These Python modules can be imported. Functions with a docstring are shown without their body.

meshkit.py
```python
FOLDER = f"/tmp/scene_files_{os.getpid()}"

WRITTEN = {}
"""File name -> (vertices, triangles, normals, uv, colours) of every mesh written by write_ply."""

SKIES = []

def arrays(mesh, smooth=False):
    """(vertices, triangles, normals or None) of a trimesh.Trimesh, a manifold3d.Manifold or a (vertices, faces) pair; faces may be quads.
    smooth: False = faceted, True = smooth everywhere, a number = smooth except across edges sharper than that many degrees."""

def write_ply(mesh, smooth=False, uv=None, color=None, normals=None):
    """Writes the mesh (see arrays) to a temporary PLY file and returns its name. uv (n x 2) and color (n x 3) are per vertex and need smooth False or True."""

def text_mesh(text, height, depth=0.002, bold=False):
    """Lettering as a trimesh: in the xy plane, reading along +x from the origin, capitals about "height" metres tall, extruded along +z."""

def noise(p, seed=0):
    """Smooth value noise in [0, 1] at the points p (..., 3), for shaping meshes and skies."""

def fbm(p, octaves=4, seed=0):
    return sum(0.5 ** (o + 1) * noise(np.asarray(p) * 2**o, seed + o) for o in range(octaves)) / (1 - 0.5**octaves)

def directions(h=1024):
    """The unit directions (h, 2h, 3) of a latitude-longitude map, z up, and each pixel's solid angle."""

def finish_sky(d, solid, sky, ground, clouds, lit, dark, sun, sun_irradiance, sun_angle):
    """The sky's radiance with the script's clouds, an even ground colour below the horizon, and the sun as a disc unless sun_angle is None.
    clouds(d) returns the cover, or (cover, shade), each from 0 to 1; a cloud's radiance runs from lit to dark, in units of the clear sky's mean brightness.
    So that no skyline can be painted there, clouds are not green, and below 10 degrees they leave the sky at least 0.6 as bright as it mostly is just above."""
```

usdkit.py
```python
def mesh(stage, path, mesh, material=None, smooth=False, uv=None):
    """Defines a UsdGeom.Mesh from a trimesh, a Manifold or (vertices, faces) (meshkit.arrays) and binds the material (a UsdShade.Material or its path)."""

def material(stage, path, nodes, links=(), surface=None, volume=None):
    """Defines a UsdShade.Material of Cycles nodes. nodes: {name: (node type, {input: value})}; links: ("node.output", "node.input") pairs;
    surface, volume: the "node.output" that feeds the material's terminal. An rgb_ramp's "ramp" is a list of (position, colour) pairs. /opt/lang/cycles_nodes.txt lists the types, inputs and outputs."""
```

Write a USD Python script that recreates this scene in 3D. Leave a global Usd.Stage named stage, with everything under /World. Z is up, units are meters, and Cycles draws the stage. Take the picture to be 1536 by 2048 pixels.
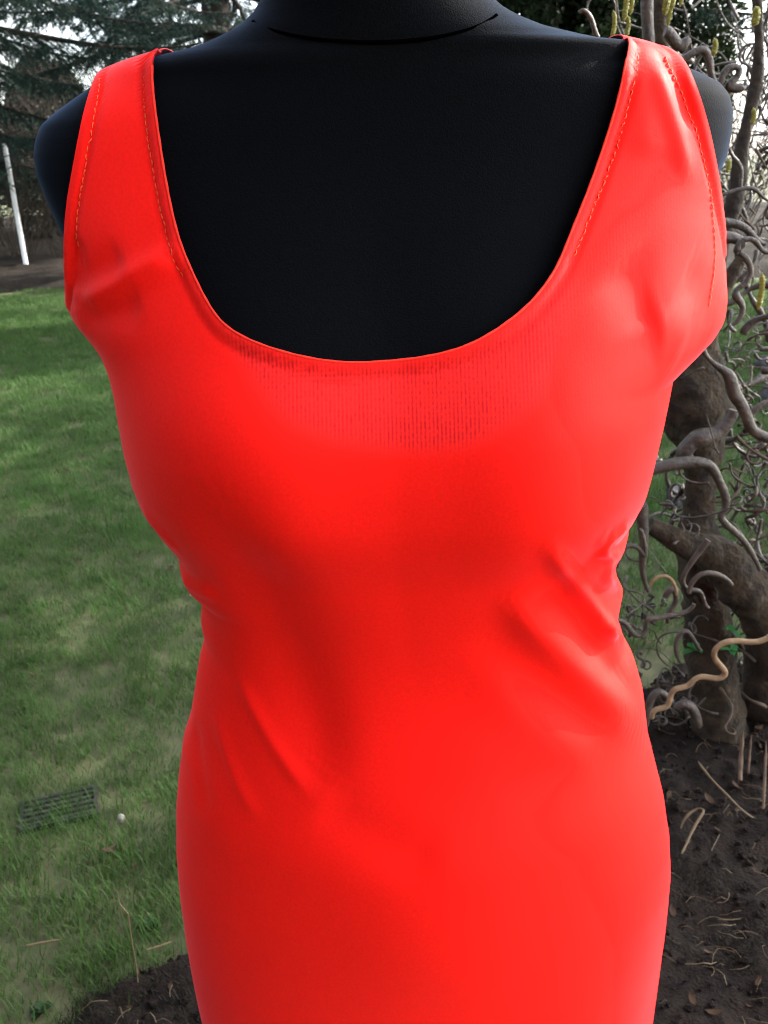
import math, random, numpy as np, trimesh, usdkit, meshkit
from pxr import Usd, UsdGeom, UsdLux, UsdShade, Gf, Sdf, Vt
stage = Usd.Stage.CreateInMemory()
UsdGeom.SetStageUpAxis(stage, UsdGeom.Tokens.z); UsdGeom.SetStageMetersPerUnit(stage, 1.0)
UsdGeom.Xform.Define(stage, '/World'); UsdGeom.Scope.Define(stage, '/World/Looks')

# ---------------------------------------------------------------- camera, sky, sun, exposure
H, PITCH, ROLL, FPX = 1.36, math.radians(21.0), math.radians(1.2), 1809.0
EXPOSURE = 2.5
fwd = np.array([0, math.cos(PITCH), -math.sin(PITCH)]); up0 = np.array([0, math.sin(PITCH), math.cos(PITCH)]); r0 = np.array([1.0, 0, 0])
UP = up0*math.cos(ROLL) + r0*math.sin(ROLL); RT = r0*math.cos(ROLL) - up0*math.sin(ROLL); EYE = np.array([0, 0, H])
cam = UsdGeom.Camera.Define(stage, '/World/camera')
cm = Gf.Matrix4d(*RT, 0, *UP, 0, *(-fwd), 0, *EYE, 1)
cam.AddTransformOp().Set(cm)
FL = 3.85
cam.CreateFocalLengthAttr(FL); cam.CreateHorizontalApertureAttr(FL*1536/FPX); cam.CreateVerticalApertureAttr(FL*2048/FPX)
cam.CreateClippingRangeAttr(Gf.Vec2f(0.02, 2000)); cam.CreateFStopAttr(2.8); cam.CreateFocusDistanceAttr(0.52)
cam.CreateExposureAttr(EXPOSURE)

SUN = np.array([0.76, 0.40, 0.52]); SUN /= np.linalg.norm(SUN)
usdkit.material(stage, '/World/Looks/sky', {
    's': ('sky_texture', {'sky_type': 'single_scattering', 'sun_disc': False, 'aerosol_density': 2.5, 'sun_elevation': math.asin(SUN[2]), 'sun_rotation': math.atan2(SUN[0], SUN[1])}),
    'tc': ('texture_coordinate', {}), 'cn': ('noise_texture', {'scale': 2.2, 'detail': 6, 'roughness': .6}), 'cm': ('map_range', {'from_min': .32, 'from_max': .62, 'clamp': True}),
    'cl': ('hsv', {'saturation': .12, 'value': 1.35}), 'mx': ('mix_color', {}),
    'b': ('background_shader', {'strength': 0.12})},
    [('tc.generated', 'cn.vector'), ('cn.fac', 'cm.value'), ('s.color', 'cl.color'), ('cm.result', 'mx.fac'), ('s.color', 'mx.a'), ('cl.color', 'mx.b'), ('mx.result', 'b.color')], surface='b.background')
dome = UsdLux.DomeLight.Define(stage, '/World/sky'); dome.GetPrim().SetCustomDataByKey('kind', 'structure')
UsdShade.MaterialBindingAPI.Apply(dome.GetPrim()).Bind(UsdShade.Material.Get(stage, '/World/Looks/sky'))
sun = UsdLux.DistantLight.Define(stage, '/World/sun'); sun.CreateIntensityAttr(0.75); sun.CreateAngleAttr(0.5); sun.CreateNormalizeAttr(True); sun.CreateColorAttr(Gf.Vec3f(1, .93, .82))
zz = SUN; xx = np.cross([0, 0, 1], zz); xx /= np.linalg.norm(xx); yy = np.cross(zz, xx)
sun.AddTransformOp().Set(Gf.Matrix4d(*xx, 0, *yy, 0, *zz, 0, 0, 0, 30, 1))

# ---------------------------------------------------------------- helpers
def ray(u, v):
    "direction through a spot of the photograph (1536 x 2048), used to survey where things stand"
    return fwd + RT*((u-768)/FPX) + UP*((1024-v)/FPX)
def project(p):
    q = np.asarray(p, float) - EYE; d = q@fwd
    return np.stack([768 + FPX*(q@RT)/d, 1024 - FPX*(q@UP)/d], -1), d
def at_y(u, v, y):
    r = ray(u, v); return EYE + r*(y/r[1])
def at_z(u, v, z=0.0):
    r = ray(u, v); return EYE + r*((z-H)/r[2])
def gz(x, y):
    "the garden rises gently away from the bed"
    t = np.maximum(np.asarray(y, float)-1.6, 0); return .052*(np.sqrt(t*t+.09)-.3)*np.where(t > 0, 1, 0) - np.maximum(t-22, 0)*.05
def at_ground(u, v, h=0.0):
    r = ray(u, v); lo, hi = .3, 60.0
    for _ in range(60):
        m = (lo+hi)/2; p = EYE + r*m
        if p[2] > gz(p[0], p[1])+h: lo = m
        else: hi = m
    return EYE + r*lo
def at_d(u, v, y):
    return at_y(u, v, y)
used = {}
def numbered(path):
    n = used.get(path, -1) + 1; used[path] = n
    return path if n == 0 else f'{path}_{n:03d}'
def tag(p, label=None, cat=None, group=None, kind=None):
    p = p.GetPrim() if hasattr(p, 'GetPrim') else p
    for k, v in (('label', label), ('category', cat), ('group', group), ('kind', kind)):
        if v: p.SetCustomDataByKey(k, v)
    return p
def empty(name, loc=(0, 0, 0), rz=0, **kw):
    x = UsdGeom.Xform.Define(stage, numbered('/World/'+name)); x.AddTranslateOp().Set(Gf.Vec3d(*map(float, loc))); x.AddRotateZOp().Set(float(rz))
    tag(x, **kw); return x.GetPrim()
def obj(name, mesh, mat, parent=None, smooth=40, uv=None, **kw):
    base = '/World/' if parent is None else str(parent.GetPath())+'/'
    m = usdkit.mesh(stage, numbered(base+name), mesh, '/World/Looks/'+mat if mat else None, smooth=smooth, uv=uv)
    tag(m, **kw); return m.GetPrim()
def tube(pts, rad, sides=8, cap=True):
    pts = np.asarray(pts, float); n = len(pts); rad = np.broadcast_to(np.asarray(rad, float), (n,))
    t = np.gradient(pts, axis=0); t /= np.maximum(np.linalg.norm(t, axis=1, keepdims=True), 1e-9)
    ref = np.array([0, 0, 1.0]) if abs(t[0][2]) < .9 else np.array([1.0, 0, 0])
    a = np.cross(t[0], ref); a /= np.linalg.norm(a); A = [a]
    for k in range(1, n):
        a = A[-1] - t[k]*(A[-1]@t[k]); l = np.linalg.norm(a); A.append(a/l if l > 1e-6 else A[-1])
    A = np.array(A); B = np.cross(t, A); th = np.arange(sides)/sides*2*np.pi
    v = pts[:, None] + rad[:, None, None]*(np.cos(th)[None, :, None]*A[:, None] + np.sin(th)[None, :, None]*B[:, None])
    v = v.reshape(-1, 3); i = np.arange(n-1)[:, None]*sides; j = np.arange(sides)[None]; j2 = (j+1) % sides
    f = np.concatenate([np.stack([i+j, i+j2, i+sides+j2], -1).reshape(-1, 3), np.stack([i+j, i+sides+j2, i+sides+j], -1).reshape(-1, 3)])
    if cap:
        v = np.vstack([v, pts[0], pts[-1]]); c0, c1 = len(v)-2, len(v)-1; j = np.arange(sides)
        f = np.vstack([f, np.stack([np.full(sides, c0), (j+1) % sides, j], -1), np.stack([np.full(sides, c1), (n-1)*sides+j, (n-1)*sides+(j+1) % sides], -1)])
    return v, f
def join(parts):
    V, F, n = [], [], 0
    for v, f in parts:
        V.append(v); F.append(np.asarray(f)+n); n += len(v)
    return np.vstack(V), np.vstack(F)
def spline(pts, n):
    from scipy.interpolate import CubicSpline
    pts = np.asarray(pts, float)
    if len(pts) < 3: return np.linspace(pts[0], pts[-1], n)
    s = np.r_[0, np.cumsum(np.linalg.norm(np.diff(pts[:, :3], axis=0), axis=1)**.5)]
    return CubicSpline(s, pts)(np.linspace(0, s[-1], n))
# ---------------------------------------------------------------- materials
def mat(name, nodes, links, surface='p.BSDF'): return usdkit.material(stage, '/World/Looks/'+name, nodes, links, surface=surface)
def plain(name, c1, c2=None, scale=20, rough=.8, bump=0, bscale=60, detail=3, spec=.3, rnd=0, bdist=.002):
    c2 = c2 or c1
    n = {'g': ('geometry', {}), 'n': ('noise_texture', {'scale': scale, 'detail': detail}), 'r': ('rgb_ramp', {'ramp': [(.3, c1), (.7, c2)]}),
         'p': ('principled_bsdf', {'roughness': rough, 'specular_ior_level': spec})}
    l = [('g.position', 'n.vector'), ('n.fac', 'r.fac')]
    src = 'r.color'
    if rnd:
        n |= {'o': ('object_info', {}), 'm': ('map_range', {'from_min': 0, 'from_max': 1, 'to_min': 1-rnd, 'to_max': 1+rnd}), 'h': ('hsv', {})}
        l += [('o.random', 'm.value'), ('m.result', 'h.value'), (src, 'h.color')]; src = 'h.color'
    if bump:
        n |= {'n2': ('noise_texture', {'scale': bscale, 'detail': 4}), 'b': ('bump', {'strength': bump, 'distance': bdist})}
        l += [('g.position', 'n2.vector'), ('n2.fac', 'b.height'), ('b.normal', 'p.normal')]
    return mat(name, n, l+[(src, 'p.base_color')])
RED = (.95, .010, .0065)
mat('red_jersey', {
    'tc': ('texture_coordinate', {}), 'at': ('attribute', {'attribute': 'facing'}),
    'w': ('wave_texture', {'wave_type': 'bands', 'bands_direction': 'x', 'scale': 165, 'distortion': .6, 'detail': 1, 'detail_scale': 30}),
    'mp': ('mapping', {'scale': (560, 60, 430)}), 'vo': ('voronoi_texture', {'scale': 1.0, 'feature': 'f1', 'randomness': .55}),
    'n': ('noise_texture', {'scale': 900, 'detail': 2}), 'n3': ('noise_texture', {'scale': 620, 'detail': 3}), 'w2': ('wave_texture', {'wave_type': 'bands', 'bands_direction': 'x', 'scale': 150, 'distortion': 2.2, 'detail': 2, 'detail_scale': 60}), 'dd': ('math', {'math_type': 'multiply'}), 'dp': ('math', {'math_type': 'multiply_add', 'value2': .7, 'value3': .3}),
    'dots': ('map_range', {'from_min': .25, 'from_max': .75, 'to_min': 0, 'to_max': 1, 'clamp': True}),
    'fm': ('math', {'math_type': 'multiply'}), 'fk': ('math', {'math_type': 'multiply', 'value2': .80}),
    'mi': ('mix_color', {'a': (.95, .019, .015), 'b': (.36, .003, .010)}), 'mx': ('mix_color', {'a': RED}),
    'fn': ('map_range', {'from_min': .3, 'from_max': .7, 'to_min': .93, 'to_max': 1.04}), 'hs': ('hsv', {}),
    'h1': ('math', {'math_type': 'multiply_add', 'value2': .16}), 'h2': ('math', {'math_type': 'multiply_add'}),
    'b': ('bump', {'strength': .12, 'distance': .0004}),
    'p': ('principled_bsdf', {'roughness': .58, 'specular_ior_level': .07, 'sheen_weight': .09, 'sheen_roughness': .30, 'sheen_tint': (.9, .70, .95)})},
    [('tc.object', 'w.vector'), ('tc.object', 'mp.vector'), ('mp.vector', 'vo.vector'), ('tc.object', 'n.vector'), ('tc.object', 'n3.vector'),
     ('vo.distance', 'dots.value'), ('tc.object', 'w2.vector'), ('dots.result', 'dp.value1'), ('w2.fac', 'dd.value1'), ('dp.value', 'dd.value2'), ('dd.value', 'fm.value1'), ('at.fac', 'fm.value2'), ('fm.value', 'fk.value1'), ('fk.value', 'mi.fac'), ('mi.result', 'mx.b'), ('at.fac', 'mx.fac'),
     ('n3.fac', 'fn.value'), ('fn.result', 'hs.value'), ('mx.result', 'hs.color'), ('hs.color', 'p.base_color'),
     ('w.fac', 'h1.value1'), ('n.fac', 'h1.value3'), ('fm.value', 'h2.value1'), ('h1.value', 'h2.value3'), ('h2.value', 'b.height'), ('b.normal', 'p.normal')])
mat('black_jersey', {'tc': ('texture_coordinate', {}), 'n': ('noise_texture', {'scale': 1100, 'detail': 2}), 'r': ('rgb_ramp', {'ramp': [(.3, (.0008, .0008, .001)), (.75, (.0026, .0027, .0036))]}),
    'b': ('bump', {'strength': .35, 'distance': .0006}),
    'p': ('principled_bsdf', {'roughness': .75, 'specular_ior_level': .025, 'sheen_weight': .16, 'sheen_roughness': .32, 'sheen_tint': (.22, .48, 1)})},
    [('tc.object', 'n.vector'), ('n.fac', 'r.fac'), ('r.color', 'p.base_color'), ('n.fac', 'b.height'), ('b.normal', 'p.normal')])
plain('black_seam', (.0004, .0004, .0005), rough=1, spec=0)
plain('black_metal', (.02, .02, .02), rough=.4)
plain('hem_edge', (.95, .028, .018), (.95, .05, .03), scale=700, rough=.8, spec=.1)
plain('orange_thread', (.95, .09, .02), (.85, .16, .05), scale=900, rough=.6)
plain('lawn_soil', (.045, .05, .02), (.09, .085, .04), scale=9)
# ---------------------------------------------------------------- the dress form and its dress
from scipy.interpolate import PchipInterpolator
from scipy.ndimage import gaussian_filter1d
DC = 0.58                                              # the form's axis stands this far in front of the lens
BF = PchipInterpolator(*zip(*[(.38,.112),(.70,.118),(.85,.122),(.93,.120),(1.0,.104),(1.07,.088),(1.13,.094),(1.18,.110),(1.22,.112),(1.27,.100),(1.32,.084),(1.37,.068),(1.41,.060),(1.45,.056),(1.56,.056)]))
BB = PchipInterpolator(*zip(*[(.38,.10),(.70,.115),(.85,.13),(.93,.125),(1.0,.095),(1.07,.075),(1.15,.085),(1.25,.10),(1.32,.10),(1.37,.085),(1.41,.07),(1.45,.06),(1.56,.058)]))
NX = PchipInterpolator(*zip(*[(.38,2.0),(.9,2.3),(1.05,2.3),(1.2,2.5),(1.34,2.7),(1.42,2.2),(1.56,2.0)]))
def profile(tab):
    t = np.array(tab); return PchipInterpolator(t[:, 0], t[:, 1]), PchipInterpolator(t[:, 0], t[:, 2])
def bumps(x, z, cx):
    "bust and belly forward of the plain section"
    s = np.zeros_like(x)
    for sx in (-1, 1):
        dx = x - (cx + sx*.085); dz = z - 1.192
        s = np.maximum(s, .036*np.exp(-(dx/.062)**2/1.7 - np.where(dz > 0, (dz/.070)**2, (dz/.064)**2)/1.7))
    wide = .025*np.exp(-((x-cx)/.11)**4 - np.where(z > 1.195, ((z-1.195)/.062)**2, ((z-1.195)/.085)**2)/1.6)
    s = np.log(np.exp(s*160) + np.exp(wide*160) - 1)/160
    s = s + .012*np.exp(-((x-cx)/.075)**2 - ((z-.90)/.075)**2)
    return s
def surface(prof, zs, nphi=440, fine=None):
    L, R = prof
    phi = np.linspace(0, 2*np.pi, nphi, endpoint=False)
    phi = phi + .0*np.sin(phi)
    z = zs[:, None]; l, r = L(z), R(z); cx, a = (l+r)/2, (r-l)/2; n = NX(z)
    c, s = np.cos(phi)[None], np.sin(phi)[None]
    x = cx + a*np.sign(c)*np.abs(c)**(2/n)
    if fine: x = x + np.where(c < 0, fine[0](z), fine[1](z))*1.2*np.abs(c)**4
    y = np.where(s < 0, BF(z), BB(z))*np.sign(s)*np.abs(s)**(2/n)
    front = np.clip(-s, 0, 1)**.8
    y = DC + y - front*bumps(x, z+0*x, cx)
    return np.stack([x, y, z+0*x], -1)
def grid_faces(m, n):
    i = np.arange(m-1)[:, None]*n; j = np.arange(n)[None]; j2 = (j+1) % n
    return np.concatenate([np.stack([i+j, i+j2, i+n+j2], -1).reshape(-1, 3), np.stack([i+j, i+n+j2, i+n+j], -1).reshape(-1, 3)])
def grid_normals(P):
    du = np.roll(P, -1, 1) - np.roll(P, 1, 1); dv = np.gradient(P, axis=0); n = np.cross(du, dv)
    return n/np.maximum(np.linalg.norm(n, axis=-1, keepdims=True), 1e-12)
PROFILE = [(0.7600,-0.1645,0.2163),(0.7680,-0.1647,0.2164),(0.7760,-0.1649,0.2166),(0.7840,-0.1652,0.2169),(0.7920,-0.1655,0.2169),(0.8000,-0.1655,0.2168),(0.8080,-0.1654,0.2167),(0.8160,-0.1654,0.2166),(0.8240,-0.1654,0.2164),(0.8320,-0.1653,0.2160),(0.8400,-0.1650,0.2157),(0.8480,-0.1646,0.2154),(0.8560,-0.1642,0.2146),(0.8640,-0.1638,0.2136),(0.8720,-0.1634,0.2127),(0.8800,-0.1627,0.2117),(0.8880,-0.1619,0.2100),(0.8960,-0.1611,0.2083),(0.9040,-0.1603,0.2067),(0.9120,-0.1594,0.2050),(0.9200,-0.1582,0.2027),(0.9280,-0.1569,0.2003),(0.9360,-0.1557,0.1980),(0.9440,-0.1543,0.1957),(0.9520,-0.1526,0.1934),(0.9600,-0.1510,0.1911),(0.9680,-0.1493,0.1887),(0.9760,-0.1465,0.1871),(0.9840,-0.1438,0.1856),(0.9920,-0.1415,0.1841),(1.0000,-0.1396,0.1826),(1.0040,-0.1387,0.1818),(1.0080,-0.1377,0.1806),(1.0120,-0.1369,0.1793),(1.0160,-0.1360,0.1781),(1.0200,-0.1352,0.1768),(1.0240,-0.1343,0.1755),(1.0280,-0.1334,0.1739),(1.0320,-0.1325,0.1717),(1.0360,-0.1315,0.1694),(1.0400,-0.1303,0.1670),(1.0440,-0.1290,0.1657),(1.0480,-0.1278,0.1650),(1.0520,-0.1272,0.1637),(1.0560,-0.1276,0.1620),(1.0600,-0.1279,0.1606),(1.0640,-0.1282,0.1607),(1.0680,-0.1281,0.1608),(1.0720,-0.1275,0.1611),(1.0760,-0.1269,0.1613),(1.0800,-0.1266,0.1615),(1.0840,-0.1267,0.1605),(1.0880,-0.1268,0.1589),(1.0920,-0.1268,0.1572),(1.0960,-0.1312,0.1563),(1.1000,-0.1358,0.1556),(1.1040,-0.1375,0.1549),(1.1080,-0.1378,0.1550),(1.1120,-0.1380,0.1555),(1.1160,-0.1380,0.1562),(1.1200,-0.1380,0.1585),(1.1240,-0.1383,0.1601),(1.1280,-0.1400,0.1605),(1.1320,-0.1416,0.1610),(1.1360,-0.1445,0.1596),(1.1400,-0.1471,0.1594),(1.1440,-0.1496,0.1624),(1.1480,-0.1516,0.1644),(1.1520,-0.1534,0.1660),(1.1560,-0.1554,0.1674),(1.1600,-0.1570,0.1689),(1.1640,-0.1578,0.1697),(1.1680,-0.1585,0.1702),(1.1720,-0.1593,0.1706),(1.1760,-0.1602,0.1712),(1.1800,-0.1605,0.1717),(1.1840,-0.1609,0.1722),(1.1880,-0.1613,0.1727),(1.1920,-0.1617,0.1732),(1.1960,-0.1621,0.1737),(1.2000,-0.1623,0.1743),(1.2040,-0.1626,0.1747),(1.2080,-0.1628,0.1753),(1.2120,-0.1631,0.1758),(1.2160,-0.1634,0.1762),(1.2200,-0.1636,0.1767),(1.2240,-0.1638,0.1771),(1.2280,-0.1641,0.1776),(1.2320,-0.1644,0.1780),(1.2360,-0.1650,0.1785),(1.2400,-0.1657,0.1792),(1.2440,-0.1664,0.1844),(1.2480,-0.1673,0.1895),(1.2520,-0.1688,0.1945),(1.2560,-0.1701,0.1985),(1.2600,-0.1722,0.2026),(1.2640,-0.1748,0.2047),(1.2680,-0.1777,0.2070),(1.2720,-0.1808,0.2079),(1.2760,-0.1837,0.2082),(1.2800,-0.1857,0.2084),(1.2840,-0.1871,0.2081),(1.2880,-0.1874,0.2077),(1.2920,-0.1877,0.2072),(1.2960,-0.1886,0.2068),(1.3000,-0.1895,0.2063),(1.3040,-0.1907,0.2058),(1.3080,-0.1919,0.2053),(1.3120,-0.1929,0.2047),(1.3160,-0.1938,0.2043),(1.3200,-0.1947,0.2043),(1.3240,-0.1953,0.2042),(1.3280,-0.1959,0.2041),(1.3320,-0.1965,0.2040),(1.3360,-0.1971,0.2042),(1.3400,-0.1977,0.2044),(1.3440,-0.1982,0.2046),(1.3480,-0.1988,0.2049),(1.3520,-0.1993,0.2055),(1.3560,-0.1999,0.2061),(1.3600,-0.2004,0.2068),(1.3620,-0.2004,0.2070),(1.3640,-0.2005,0.2072),(1.3660,-0.2005,0.2073),(1.3680,-0.2006,0.2074),(1.3700,-0.2004,0.2076),(1.3720,-0.1999,0.2077),(1.3740,-0.1994,0.2079),(1.3760,-0.1989,0.2079),(1.3780,-0.1982,0.2078),(1.3800,-0.1971,0.2077),(1.3820,-0.1960,0.2076),(1.3840,-0.1949,0.2076),(1.3860,-0.1932,0.2073),(1.3880,-0.1904,0.2066),(1.3900,-0.1877,0.2060),(1.3920,-0.1849,0.2053),(1.3940,-0.1816,0.2043),(1.3960,-0.1783,0.2024),(1.3980,-0.1750,0.2005),(1.4000,-0.1716,0.1986),(1.4020,-0.1680,0.1943),(1.4040,-0.1645,0.1899),(1.4060,-0.1617,0.1852),(1.4080,-0.1599,0.1796),(1.4100,-0.1581,0.1739),(1.4120,-0.1564,0.1723),(1.4140,-0.1512,0.1711),(1.4160,-0.1442,0.1698),(1.4180,-0.1341,0.1683),(1.4200,-0.1205,0.1615),(1.4220,-0.1090,0.1370),(1.4240,-0.1014,0.1259),(1.4260,-0.0951,0.1158),(1.4280,-0.0894,0.1064),(1.4300,-0.0846,0.0979),(1.4320,-0.0804,0.0923),(1.4340,-0.0761,0.0866),(1.4360,-0.0734,0.0814),(1.4380,-0.0708,0.0777),(1.4400,-0.0682,0.0738),(1.4420,-0.0667,0.0710),(1.4440,-0.0651,0.0688),(1.4460,-0.0636,0.0668),(1.4480,-0.0621,0.0667),(1.4500,-0.0619,0.0666),(1.4520,-0.0618,0.0665),(1.4540,-0.0617,0.0664),(1.4560,-0.0616,0.0664),(1.4580,-0.0615,0.0663)]
def pull(prof_tab):
    t = np.array(prof_tab)
    l0, r0_ = t[0, 1:]; l1, r1 = t[-1, 1:]; z1 = t[-1, 0]
    lo = np.array([[.40, l0+.030, r0_-.018], [.55, l0+.018, r0_-.008], [.66, l0+.006, r0_-.001]])
    hi = np.array([[z1+.012, l1+.004, r1-.006], [z1+.035, l1+.006, r1-.009], [1.56, l1+.004, r1-.010]])
    return np.vstack([lo, t, hi])
TAB = pull(PROFILE)
tb = TAB.copy()                                         # the form itself is smooth where the dress bunches and gapes
zz_ = np.arange(.40, 1.53, .002)
def smoothed(k, sig):
    f = PchipInterpolator(TAB[:, 0], TAB[:, k])(zz_); g = gaussian_filter1d(f, sig)
    w = np.clip((1.345-zz_)/.03, 0, 1); return f*(1-w) + g*w
fl, fr = smoothed(1, 14), smoothed(2, 14)
def parted(k):
    raw = PchipInterpolator(TAB[:, 0], TAB[:, k])(zz_); w = np.clip((1.335-zz_)/.03, 0, 1); soft = gaussian_filter1d(raw, 2.2); sm = soft*(1-w) + gaussian_filter1d(raw, 13)*w
    return PchipInterpolator(zz_, sm), PchipInterpolator(zz_, (raw-sm)*w)
(dl_, fl_), (dr_, fr_) = parted(1), parted(2); dress_prof = (dl_, dr_); dress_fine = (fl_, fr_)
# under the right armhole the dress stands off the form
arm = np.exp(-((zz_-1.295)/.042)**2)
fr = fr - .019*arm; fl = fl + .004*arm
inset = np.where(zz_ < 1.33, .0035, .0035*np.clip((1.36-zz_)/.03, 0, 1))
body_prof = (PchipInterpolator(zz_, fl+inset), PchipInterpolator(zz_, fr-inset))
zb = np.r_[np.arange(.46, 1.33, .008), np.arange(1.33, 1.525, .0025)]
PB = surface(body_prof, zb, 260)
NB = grid_normals(PB)
sh = np.interp(zb, [1.12, 1.17, 1.24, 1.26], [.013, .008, .004, 0])[:, None, None]
PB = PB - NB*sh
top = PB[-1].mean(0)+[0, 0, .004]; bot = PB[0].mean(0)
vb = np.vstack([PB.reshape(-1, 3), top, bot]); n_ = 260; m_ = len(zb)
j = np.arange(n_); fb = np.vstack([grid_faces(m_, n_), np.stack([(m_-1)*n_+j, (m_-1)*n_+(j+1) % n_, np.full(n_, len(vb)-2)], -1), np.stack([(j+1) % n_, j, np.full(n_, len(vb)-1)], -1)])

form = empty('dress_form', (0, 0, 0), label='black jersey covered dress form without head or arms, wearing the red dress', cat='dress form')
obj('torso', (vb, fb), 'black_jersey', form, smooth=60)

# dress surface
zd = np.r_[np.arange(.43, .76, .010), np.arange(.76, 1.365, .0026), np.arange(1.365, 1.462, .0018)]
ND = 520
P0 = surface(dress_prof, zd, ND, dress_fine); N0 = grid_normals(P0)
from scipy.interpolate import LinearNDInterpolator
from scipy.spatial import cKDTree
def facing_lookup():
    vw = EYE - P0; ok = ((N0*vw).sum(-1) > .001) & (zd[:, None] > .74)
    uv, _ = project(P0[ok]); pts = P0[ok]
    tree = cKDTree(uv)
    def look(px):
        px = np.asarray(px, float); d, i = tree.query(px, k=4); w = 1/(d+.3)**2; w /= w.sum(1, keepdims=True)
        return (pts[i]*w[..., None]).sum(1)
    return look
on_dress = facing_lookup()
def curve(px, n=80):
    return gaussian_filter1d(on_dress(spline(px, n)), 2.0, axis=0, mode='nearest')
NECK = curve([(322,113),(314,130),(312,170),(316,220),(321,254),(330,322),(342,389),(355,450),(376,515),(403,575),(425,617),(450,652),(485,676),(526,695),(614,720),(702,730),(789,726),(877,714),(936,696),(994,664),(1053,617),(1085,578),(1112,535),(1132,482),(1158,417),(1183,351),(1208,277),(1231,195),(1247,114),(1249,92)], 160)
ARML = curve([(205,146),(195,172),(184,205),(174,240),(163,290),(152,350),(143,415),(139,470),(139,530),(141,575),(144,602)], 60)
ARMR = curve([(1338,102),(1352,120),(1372,155),(1392,200),(1408,255),(1420,310),(1430,370),(1436,420),(1440,460),(1448,500)], 60)
def poly_sd(p, poly):
    "signed distance in the frontal plane, negative inside"
    d = np.full(len(p), 1e9); ins = np.zeros(len(p), bool); a = np.asarray(poly, float); b = np.roll(a, -1, 0)
    for s, e in zip(a, b):
        v = e-s; w = p-s; t = np.clip((w@v)/max(v@v, 1e-12), 0, 1); d = np.minimum(d, ((w-t[:, None]*v)**2).sum(1))
        c = (s[1] > p[:, 1]) != (e[1] > p[:, 1])
        with np.errstate(divide='ignore', invalid='ignore'):
            ins ^= c & (p[:, 0] < (e[0]-s[0])*(p[:, 1]-s[1])/(e[1]-s[1]) + s[0])
    return np.where(ins, -1, 1)*np.sqrt(d)
xz = lambda c: c[:, [0, 2]]
nk, al, ar = xz(NECK), xz(ARML), xz(ARMR)
neck_front = np.vstack([[nk[0, 0], 1.7], nk, [nk[-1, 0], 1.7]])
zl_, zr_ = al[-1, 1]-.004, ar[-1, 1]-.006
arml_poly = np.vstack([[al[0, 0], 1.7], al, [al[-1, 0]-.2, zl_], [-1, 1.7]])
armr_poly = np.vstack([[ar[0, 0], 1.7], ar, [ar[-1, 0]+.2, zr_], [1, 1.7]])
xa, xb = nk[0, 0], nk[-1, 0]; tt = np.linspace(0, np.pi, 40); xm, hw = (xa+xb)/2, (xb-xa)/2
neck_back = np.vstack([[xa, 1.7], np.stack([xm-hw*np.cos(tt)**1 , 1.42-.13*np.sin(tt)**.6], -1), [xb, 1.7]])
P = P0.reshape(-1, 3); N = N0.reshape(-1, 3); back = P[:, 1] > DC
p2 = P[:, [0, 2]]
up_ = P[:, 2] > 1.15
def where_up(poly, default=1.0):
    o = np.full(len(P), default); o[up_] = poly_sd(p2[up_], poly); return o
gn = np.where(back, where_up(neck_back), where_up(neck_front))
gl, gr = where_up(arml_poly), where_up(armr_poly)
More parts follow.
